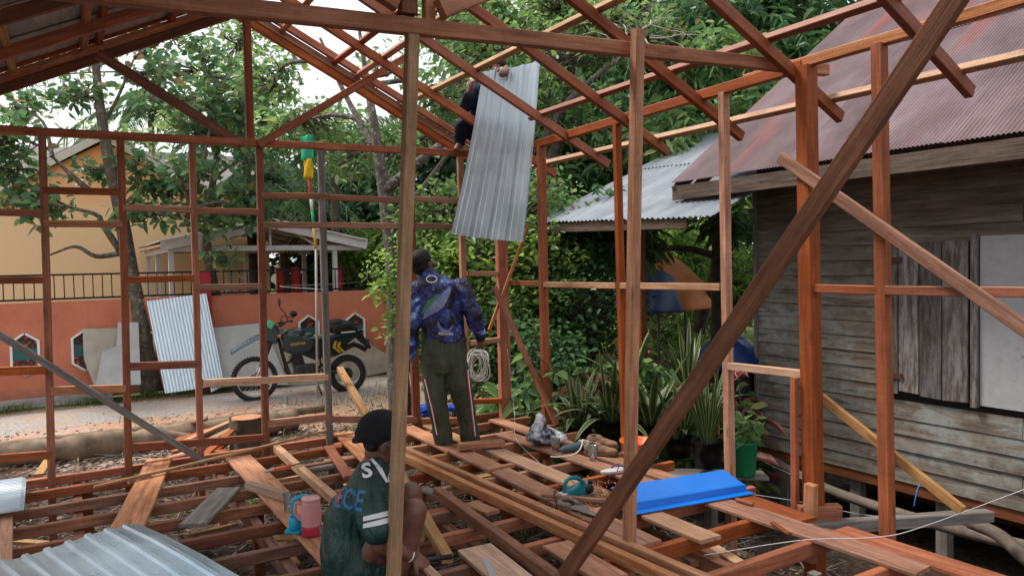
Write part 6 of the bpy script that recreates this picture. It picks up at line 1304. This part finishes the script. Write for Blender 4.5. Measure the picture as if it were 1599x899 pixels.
# jersey
m, n, bs = newmat('green_jersey'); t = noisetex(n, coords(n,(1,1,1),False), 5, 4); c = ramp(n, t.outputs[0], [(.35,(.004,.024,.018)),(.65,(.009,.050,.036))])
wv = N(n,'ShaderNodeTexVoronoi'); wv.inputs['Scale'].default_value = 55; n.links.new(coords(n,(1,1,1),False), wv.inputs[0]); c = mixc(n, ramp(n, wv.outputs['Distance'], [(.2,(.25,.25,.25)),(.5,(0,0,0))]), c, (.002,.012,.012))
n.links.new(c, bs.inputs['Base Color']); bs.inputs['Roughness'].default_value = .55
def cloth_folds(n, bs, sc_=(6,6,2.5), st=.9):
    q = noisetex(n, coords(n, sc_, False), 1.6, 4, .55); q.inputs['Distortion'].default_value = 1.2; bump(n, bs, q.outputs[0], st, .05)
cloth_folds(n, bs)
M_JER = m
bm = bmesh.new(); LAT = FWD
def tor(bm, pts):      # torso slices: centre, half depth (picture left-right), half width (away)
    rings = []; n_ = 24
    for (c, a, b, tilt) in pts:
        ex = (RGT*math.cos(tilt)+upv*math.sin(tilt)); rings.append([bm.verts.new(c+ex*a*math.cos(2*math.pi*k/n_)+LAT*b*math.sin(2*math.pi*k/n_)) for k in range(n_)])
    for x, y in zip(rings, rings[1:]):
        for k in range(n_): bm.faces.new((x[k], x[(k+1)%n_], y[(k+1)%n_], y[k]))
    bm.faces.new(rings[0][::-1]); bm.faces.new(rings[-1])
tor(bm, [(P1(580,717),.058,.066,.5),(P1(578,726),.075,.10,.47),(P1(572,746),.112,.155,.42),(P1(565,762),.140,.19,.32),(P1(559,790),.152,.19,.15),(P1(556,820),.150,.175,.05),(P1(556,850),.160,.19,0),(P1(560,872),.165,.20,0),(P1(563,890),.155,.195,0)])
seg_(bm, P1(580,758,-.13), P1(592,818,-.21), .085, .082, 18); seg_(bm, P1(600,752,.14), P1(620,806,.20), .085, .08, 18)
jer = bake(bm, 'jersey', M_JER, m1, .009, 5, .020, 7, (1,1,.55))
bm = bmesh.new(); tor(bm, [(P1(553,872),.150,.165,0),(P1(556,893),.155,.172,0),(P1(562,908),.12,.15,0)]); seg_(bm, P1(556,880,-.08), P1(585,858,-.08), .092, .085, 16); seg_(bm, P1(566,872,.10), P1(595,830,.12), .095, .085, 16)
m, n, bs = newmat('patterned_shorts'); t = noisetex(n, coords(n,(1,1,1),False), 16, 3); c = ramp(n, t.outputs[0], [(.45,(.02,.015,.018)),(.55,(.16,.02,.025)),(.65,(.03,.03,.06))]); n.links.new(c, bs.inputs['Base Color']); bs.inputs['Roughness'].default_value = .8
bake(bm, 'shorts', m, m1, .009, 5, .006, 9)
bj = bvh_of(jer); M_PW = flat('white_print', (.68,.68,.70), .5); M_PR = flat('red_print', (.55,.02,.03), .5); M_PB = flat('blue_print', (.015,.13,.30), .5)
CAMD = lambda p: (p-CAMP).normalized()
def picM(p, scale, roll=0.0):       # a plane square to the viewing ray is only the drafting plane; the print itself lies on the cloth
    d = CAMD(p); x = d.cross(upv).normalized(); y = x.cross(d).normalized(); return Matrix.Translation(p-d*.3) @ Matrix((x, y, -d)).transposed().to_4x4() @ Matrix.Rotation(roll, 4, 'Z') @ Matrix.Diagonal((scale, scale, scale, 1))
def print_text(s, px_, py_, size, mat, roll, parent, bvh, dep, sx=1.0, bold=.02, name='print'):
    p = at(px_, py_, dep); bm = bmesh.new(); bm.from_mesh(text_me(s, 1, bold)); bmesh.ops.transform(bm, matrix=Matrix.Diagonal((sx,1,1,1)), verts=bm.verts); return lay_on(name, bm, picM(p, size, roll), CAMD(p), bvh, mat, parent, .003, .012)
def print_poly(poly, mat, parent, bvh, dep, name='print', off=.003):
    bm = bmesh.new(); c = at(sum(q[0] for q in poly)/len(poly), sum(q[1] for q in poly)/len(poly), dep); d = CAMD(c)
    bm.faces.new([bm.verts.new(at(x, y, dep)-d*.3) for x, y in poly]); return lay_on(name, bm, Matrix.Identity(4), d, bvh, mat, parent, off, .012)
print_text('S', 573, 735, .092, M_PW, .12, m1, bj, D0-.1, 1.1, .03)
print_text('C', 608, 745, .07, M_PW, -.2, m1, bj, D0-.1, .4, .03)
print_text('N', 525, 769, .14, M_PR, -.25, m1, bj, D0-.1, .5, .02); print_text('ECE', 545, 780, .13, M_PB, -.24, m1, bj, D0-.1, .62, .015)
for ya in (800, 811): print_poly([(568,ya+6),(590,ya+1),(616,ya-6),(616,ya+2),(590,ya+9),(568,ya+13)], M_PW, m1, bj, D0-.2)
print_poly([(524,752),(562,774),(561,776),(523,754)], M_PB, m1, bj, D0-.1); print_poly([(563,705),(582,715),(596,731),(605,751),(602,753),(593,735),(580,719),(563,709)], M_PW, m1, bj, D0-.1)
# cap
bm = bmesh.new(); up1 = R1 @ Vector((0,0,1)); f_ = R1 @ Vector((1,0,0)); l_ = R1 @ Vector((0,1,0)); cc = hc+up1*.055-f_*.015
add_ell(bm, cc, (.122,.098,.10), R1, 22, 16); add_ell(bm, cc-up1*.03-f_*.03, (.10,.094,.07), R1, 18, 12)
for v_ in bm.verts:
    h = (v_.co-hc).dot(up1)
    lim = -.012 if (v_.co-hc).dot(f_) < .0 else .028
    if h < lim: v_.co += up1*(lim-h)
add_ell(bm, cc-f_*.098-up1*.056, (.045,.068,.012), R1 @ Matrix.Rotation(-.55,3,'Y'), 16, 8)
bake(bm, 'cap', flat('black_cap_cloth', (.010,.010,.012), .8, 0, .2, 20, .2, bmp=.3), m1, .006, 3)
bm = bmesh.new(); add_ell(bm, hc-f_*.05-up1*.02, (.045,.070,.04), R1); add_ell(bm, hc-f_*.03+up1*.01, (.068,.081,.04), R1); bake(bm, 'hair', M_HAIR, m1, .006, 2)
tube_obj('glasses_strap', bez([hc+f_*.10+l_*.0+up1*.01, hc+f_*.07+l_*-.062+up1*.006, hc+f_*.0+l_*-.088+up1*.004], 5), .004, flat('blue_plastic', (.03,.08,.25), .3), m1)
bm = bmesh.new(); fw = (wrN-elN).normalized(); res = [wrN-fw*.012+(fw.orthogonal().normalized()*math.cos(a*.5)+fw.cross(fw.orthogonal().normalized())*math.sin(a*.5))*.028 for a in range(14)]; add_tube(bm, res, .0035, 6, False); wlink('bracelet', bmend(bm,'b'), flat('white_band', (.75,.73,.68), .4), m1, True)
# chisel bar and small board in his hands
a, b = P1(596,882,-.1), P1(706,868,.02); tag(tube_obj('iron_bar', [a, a.lerp(b,.5), b], [.012,.012,.014], M_BPL), 'dark iron bar held by the squatting man', 'tool')
timber('batten', P1(664,884,-.08), P1(712,930,-.45), .045, .02, W_PAL, None, label='pale batten end held down by the squatting man', cat='batten')
# ---------------------------------------------------------------- standing man seen from behind
D2 = 6.18
def P2(x, y, w_=0.): return at(x, y, D2+w_)
m2_ = empty('person', 'standing man in a blue printed jacket looking up with his back to the camera', 'person', oz(712,695,.03))
bm = bmesh.new(); hc2 = P2(660,411,.04); f2 = (FWD*.80+RGT*.50+upv*.38).normalized(); R2 = head_(bm, hc2, f2, (upv-FWD*.35-RGT*.2).normalized(), .98)
seg_(bm, P2(670,440,.02), P2(662,420,.03), .062, .056)
add_ell(bm, P2(688,480,0), (.15,.12,.22)); add_ell(bm, P2(692,545), (.14,.11,.12))
for hp, kn, an, te in ((P2(676,560), P2(686,630,-.02), P2(695,684), P2(687,694,.16)), (P2(712,562), P2(726,625,.02), P2(733,676,.1), P2(738,681,.28))):
    seg_(bm, hp, kn, .085, .055); seg_(bm, kn, an, .055, .038); seg_(bm, an+Vector((0,0,-.01)), te, .034, .026, flat2=.7)
sL, eL, wL = P2(651,452), P2(643,505,-.03), P2(643,553,.03); sR, eR, wR = P2(719,449), P2(739,492,-.04), P2(750,524,.04)
seg_(bm, sL, eL, .05, .04); seg_(bm, eL, wL, .04, .026); seg_(bm, sR, eR, .05, .04); seg_(bm, eR, wR, .04, .026)
hand_(bm, wL, (P2(646,578,.05)-wL), (-RGT*.8-FWD*.5), .45, 1, .95); hand_(bm, wR, (P2(750,545,.08)-wR), (RGT*.6-FWD*.7), .35, 1, .95)
body2 = bake(bm, 'body', M_SKIN, m2_, .008, 4); eyes_(m2_, hc2, R2, .98)
bm = bmesh.new(); u2 = R2 @ Vector((0,0,1)); g2 = R2 @ Vector((1,0,0)); add_ell(bm, hc2+u2*.045-g2*.02, (.105,.084,.085), R2, 20, 14); add_ell(bm, hc2-g2*.045-u2*.01, (.072,.078,.075), R2, 20, 14)
for v_ in bm.verts:
    q = (v_.co-hc2); 
    if q.dot(g2) > .05 and q.dot(u2) < .07: v_.co -= g2*(q.dot(g2)-.05)
bake(bm, 'hair', M_HAIR, m2_, .007, 2, .003, 60)
def tor2(bm, pts, ex=RGT, ey=FWD):
    rings = []; n_ = 24
    for (c, a, b) in pts: rings.append([bm.verts.new(c+ex*a*math.cos(2*math.pi*k/n_)+ey*b*math.sin(2*math.pi*k/n_)) for k in range(n_)])
    for x, y in zip(rings, rings[1:]):
        for k in range(n_): bm.faces.new((x[k], x[(k+1)%n_], y[(k+1)%n_], y[k]))
    bm.faces.new(rings[0][::-1]); bm.faces.new(rings[-1])
m, n, bs = newmat('blue_printed_jacket'); v_c = coords(n,(1,1,1.3),False); d_ = noisetex(n, v_c, 4, 3); mp = N(n,'ShaderNodeVectorMath', operation='MULTIPLY_ADD'); mp.inputs[1].default_value = (.35,.35,.35); n.links.new(d_.outputs['Color'], mp.inputs[0]); n.links.new(v_c, mp.inputs[2])
t = noisetex(n, mp.outputs[0], 5.0, 7, .7); c = ramp(n, t.outputs[0], [(.42,(.004,.004,.012)),(.49,(.008,.010,.045)),(.53,(.02,.05,.28)),(.56,(.03,.015,.07)),(.61,(.05,.14,.50)),(.68,(.45,.58,.85))])
t2 = noisetex(n, mp.outputs[0], 26, 4); c = mixc(n, ramp(n, t2.outputs[0], [(.66,(0,0,0)),(.70,(.5,.5,.5))]), c, (.40,.42,.60)); n.links.new(c, bs.inputs['Base Color']); bs.inputs['Roughness'].default_value = .45
cloth_folds(n, bs, (7,7,4))
M_JAC = m
bm = bmesh.new(); tor2(bm, [(P2(668,428,.02),.068,.062),(P2(676,434,.01),.12,.085),(P2(683,443),.185,.11),(P2(686,462),.195,.125),(P2(688,490),.185,.125),(P2(692,515),.175,.12),(P2(694,531),.178,.122),(P2(696,538),.165,.112)])
for pts in ((sL, eL, wL), (sR, eR, wR)): seg_(bm, pts[0]+RGT*.0, pts[1], .078, .066, 16); seg_(bm, pts[1], pts[2], .066, .044, 16); 
add_tube(bm, [P2(671,431,.02), P2(667,424,.03)], [.066,.064], 16)
jac = bake(bm, 'jacket', M_JAC, m2_, .009, 3, .020, 8, (1,1,.7))
m, n, bs = newmat('olive_trousers'); t = noisetex(n, coords(n,(1,1,.4),False), 6, 4); c = ramp(n, t.outputs[0], [(.35,(.030,.038,.020)),(.65,(.055,.066,.038))]); n.links.new(c, bs.inputs['Base Color']); bs.inputs['Roughness'].default_value = .7; cloth_folds(n, bs, (7,7,1.6))
bm = bmesh.new(); tor2(bm, [(P2(694,526),.168,.115),(P2(693,545),.182,.13),(P2(693,565),.185,.135),(P2(693,580),.16,.12)])
LLg = [(P2(677,568),.097),(P2(678,600,-.01),.094),(P2(682,632,-.02),.080),(P2(688,662),.070),(P2(694,694,.01),.072)]; RLg = [(P2(711,568),.097),(P2(718,600),.092),(P2(725,632,.03),.076),(P2(731,660,.07),.070),(P2(735,686,.10),.074)]
for lg_ in (LLg, RLg):
    for (a, ra), (b, rb) in zip(lg_, lg_[1:]): seg_(bm, a, b, ra, rb, 16)
trs = bake(bm, 'trousers', m, m2_, .009, 3, .020, 7, (1,1,.35))
bt = bvh_of(trs); 
def stripe(pts, wpx, mat, dx=0): print_poly([(x+dx, y) for x, y in pts]+[(x+dx+wpx, y) for x, y in pts[::-1]], mat, m2_, bt, D2-.25, 'side_stripe')
R_edge = [(731,575),(733,600),(737,630),(740,655),(743,683)]; stripe(R_edge, 1.6, M_PW, -1.5); stripe(R_edge, 1.4, M_PR, -3.2)
L_edge = [(661,590),(668,620),(675,648),(681,680)]; stripe(L_edge, 1.3, M_PW, 1.2); stripe(L_edge, 1.1, M_PR, 2.6)
bk_ = bvh_of(jac); FW_, FG_ = flat('fish_pale_print', (.20,.24,.42), .45, 0, .4, 14), flat('fish_green_print', (.06,.24,.10), .45)
print_poly([(659,500),(664,484),(676,468),(690,458),(703,446),(705,449),(702,462),(694,478),(684,486),(672,492)], FW_, m2_, bk_, D2-.3, 'print', .003)
print_poly([(659,486),(668,470),(680,461),(688,458),(676,472),(666,484),(660,492)], FG_, m2_, bk_, D2-.3, 'print', .005)
print_poly([(684,500),(690,512),(700,515),(708,506),(706,514),(699,521),(689,518),(682,508)], FW_, m2_, bk_, D2-.3, 'print', .004)
ring = [(674+9*math.cos(a*.6), 436+6*math.sin(a*.6)) for a in range(11)]; ring2 = [(674+7.5*math.cos(a*.6), 436+4.6*math.sin(a*.6)) for a in range(11)]
for k in range(10): print_poly([ring[k], ring[k+1], ring2[k+1], ring2[k]], M_PW, m2_, bk_, D2-.3, 'print', .004)
print_text('FISHING', 696, 521, .032, M_PW, -.03, m2_, bk_, D2-.3, 1.0, .02)
for s_, t_, lab in ((P2(692,694,-.04), P2(686,696,.17), 0), (P2(733,686,.06), P2(738,688,.28), 1)):
    bm = bmesh.new(); seg_(bm, s_, t_, .040, .034, 12, .6); add_ell(bm, s_+Vector((0,0,.03)), (.04,.04,.035)); bake(bm, 'shoe', flat('dark_shoe', (.02,.018,.02), .6), m2_, .008, 2)
# ---------------------------------------------------------------- man on the roof, mostly behind the sheet
D3 = 7.3
def P3(x, y, w_=0.): return at(x, y, D3+w_)
m3 = empty('person', 'man in dark navy clothes crouching on the roof frame behind the held sheet', 'person', P3(735,236))
bm = bmesh.new(); hc3 = P3(778,111,-.10); R3_ = head_(bm, hc3, (-FWD*.95-upv*.25).normalized(), upv, .95)
seg_(bm, P3(770,130), P3(776,118,-.05), .06, .054); add_ell(bm, P3(758,160,.02), (.16,.12,.2)); 
sL3, eL3, wL3 = P3(744,138), P3(726,168,-.15), P3(732,143,-.27); sR3, eR3, wR3 = P3(792,136), P3(805,128,-.12), P3(791,106,-.30)
for a, b, c_ in ((sL3,eL3,wL3),(sR3,eR3,wR3)): seg_(bm, a, b, .048, .038); seg_(bm, b, c_, .038, .026)
hand_(bm, wL3, P3(736,128,-.30)-wL3, (-RGT*.7-FWD*.7), .7, 1, 1.1); hand_(bm, wR3, P3(786,112,-.42)-wR3, (upv*.5-FWD*.9), .7, -1, 1.1)
for hp, kn, an, te in ((P3(748,205,.05), P3(722,196,-.12), P3(718,226,-.05), P3(712,233,-.16)), (P3(765,205,.05), P3(775,190,-.10), P3(768,226,-.02), P3(770,233,-.12))):
    seg_(bm, hp, kn, .085, .058); seg_(bm, kn, an, .055, .035); seg_(bm, an, te, .032, .024)
bake(bm, 'body', M_SKIN, m3, .009, 3); eyes_(m3, hc3, R3_, .95)
M_NV = flat('dark_navy_cloth', (.012,.016,.035), .8, 0, .2, 9, .2)
bm = bmesh.new(); tor2(bm, [(P3(768,126),.08,.07),(P3(768,136),.18,.11),(P3(762,160),.18,.13),(P3(757,195),.17,.14),(P3(756,213),.16,.13)])
for a, b, c_ in ((sL3,eL3,wL3),(sR3,eR3,wR3)): seg_(bm, a, b, .07, .058); seg_(bm, b, b.lerp(c_,.75), .056, .044)
bake(bm, 'jacket', M_NV, m3, .01, 4, .01, 9)
bm = bmesh.new(); tor2(bm, [(P3(756,200),.165,.135),(P3(757,218),.17,.14)])
for hp, kn, an in ((P3(748,205,.05), P3(722,196,-.12), P3(718,222,-.05)), (P3(765,205,.05), P3(775,190,-.10), P3(768,222,-.02))): seg_(bm, hp, kn, .10, .075); seg_(bm, kn, an, .072, .052)
bake(bm, 'trousers', M_NV, m3, .01, 4, .008, 9)
bm = bmesh.new(); u3 = upv; add_ell(bm, hc3+u3*.055+FWD*.01, (.09,.105,.075), None, 18, 12); bake(bm, 'hair', M_HAIR, m3, .008, 2)
bm = bmesh.new(); add_lathe(bm, hc3+u3*.075, [(.095,0),(.10,.02),(.085,.05),(.05,.072),(.001,.08)], 18); bake(bm, 'cap', flat('green_cap_cloth', (.04,.30,.14), .7), m3, .008, 2)
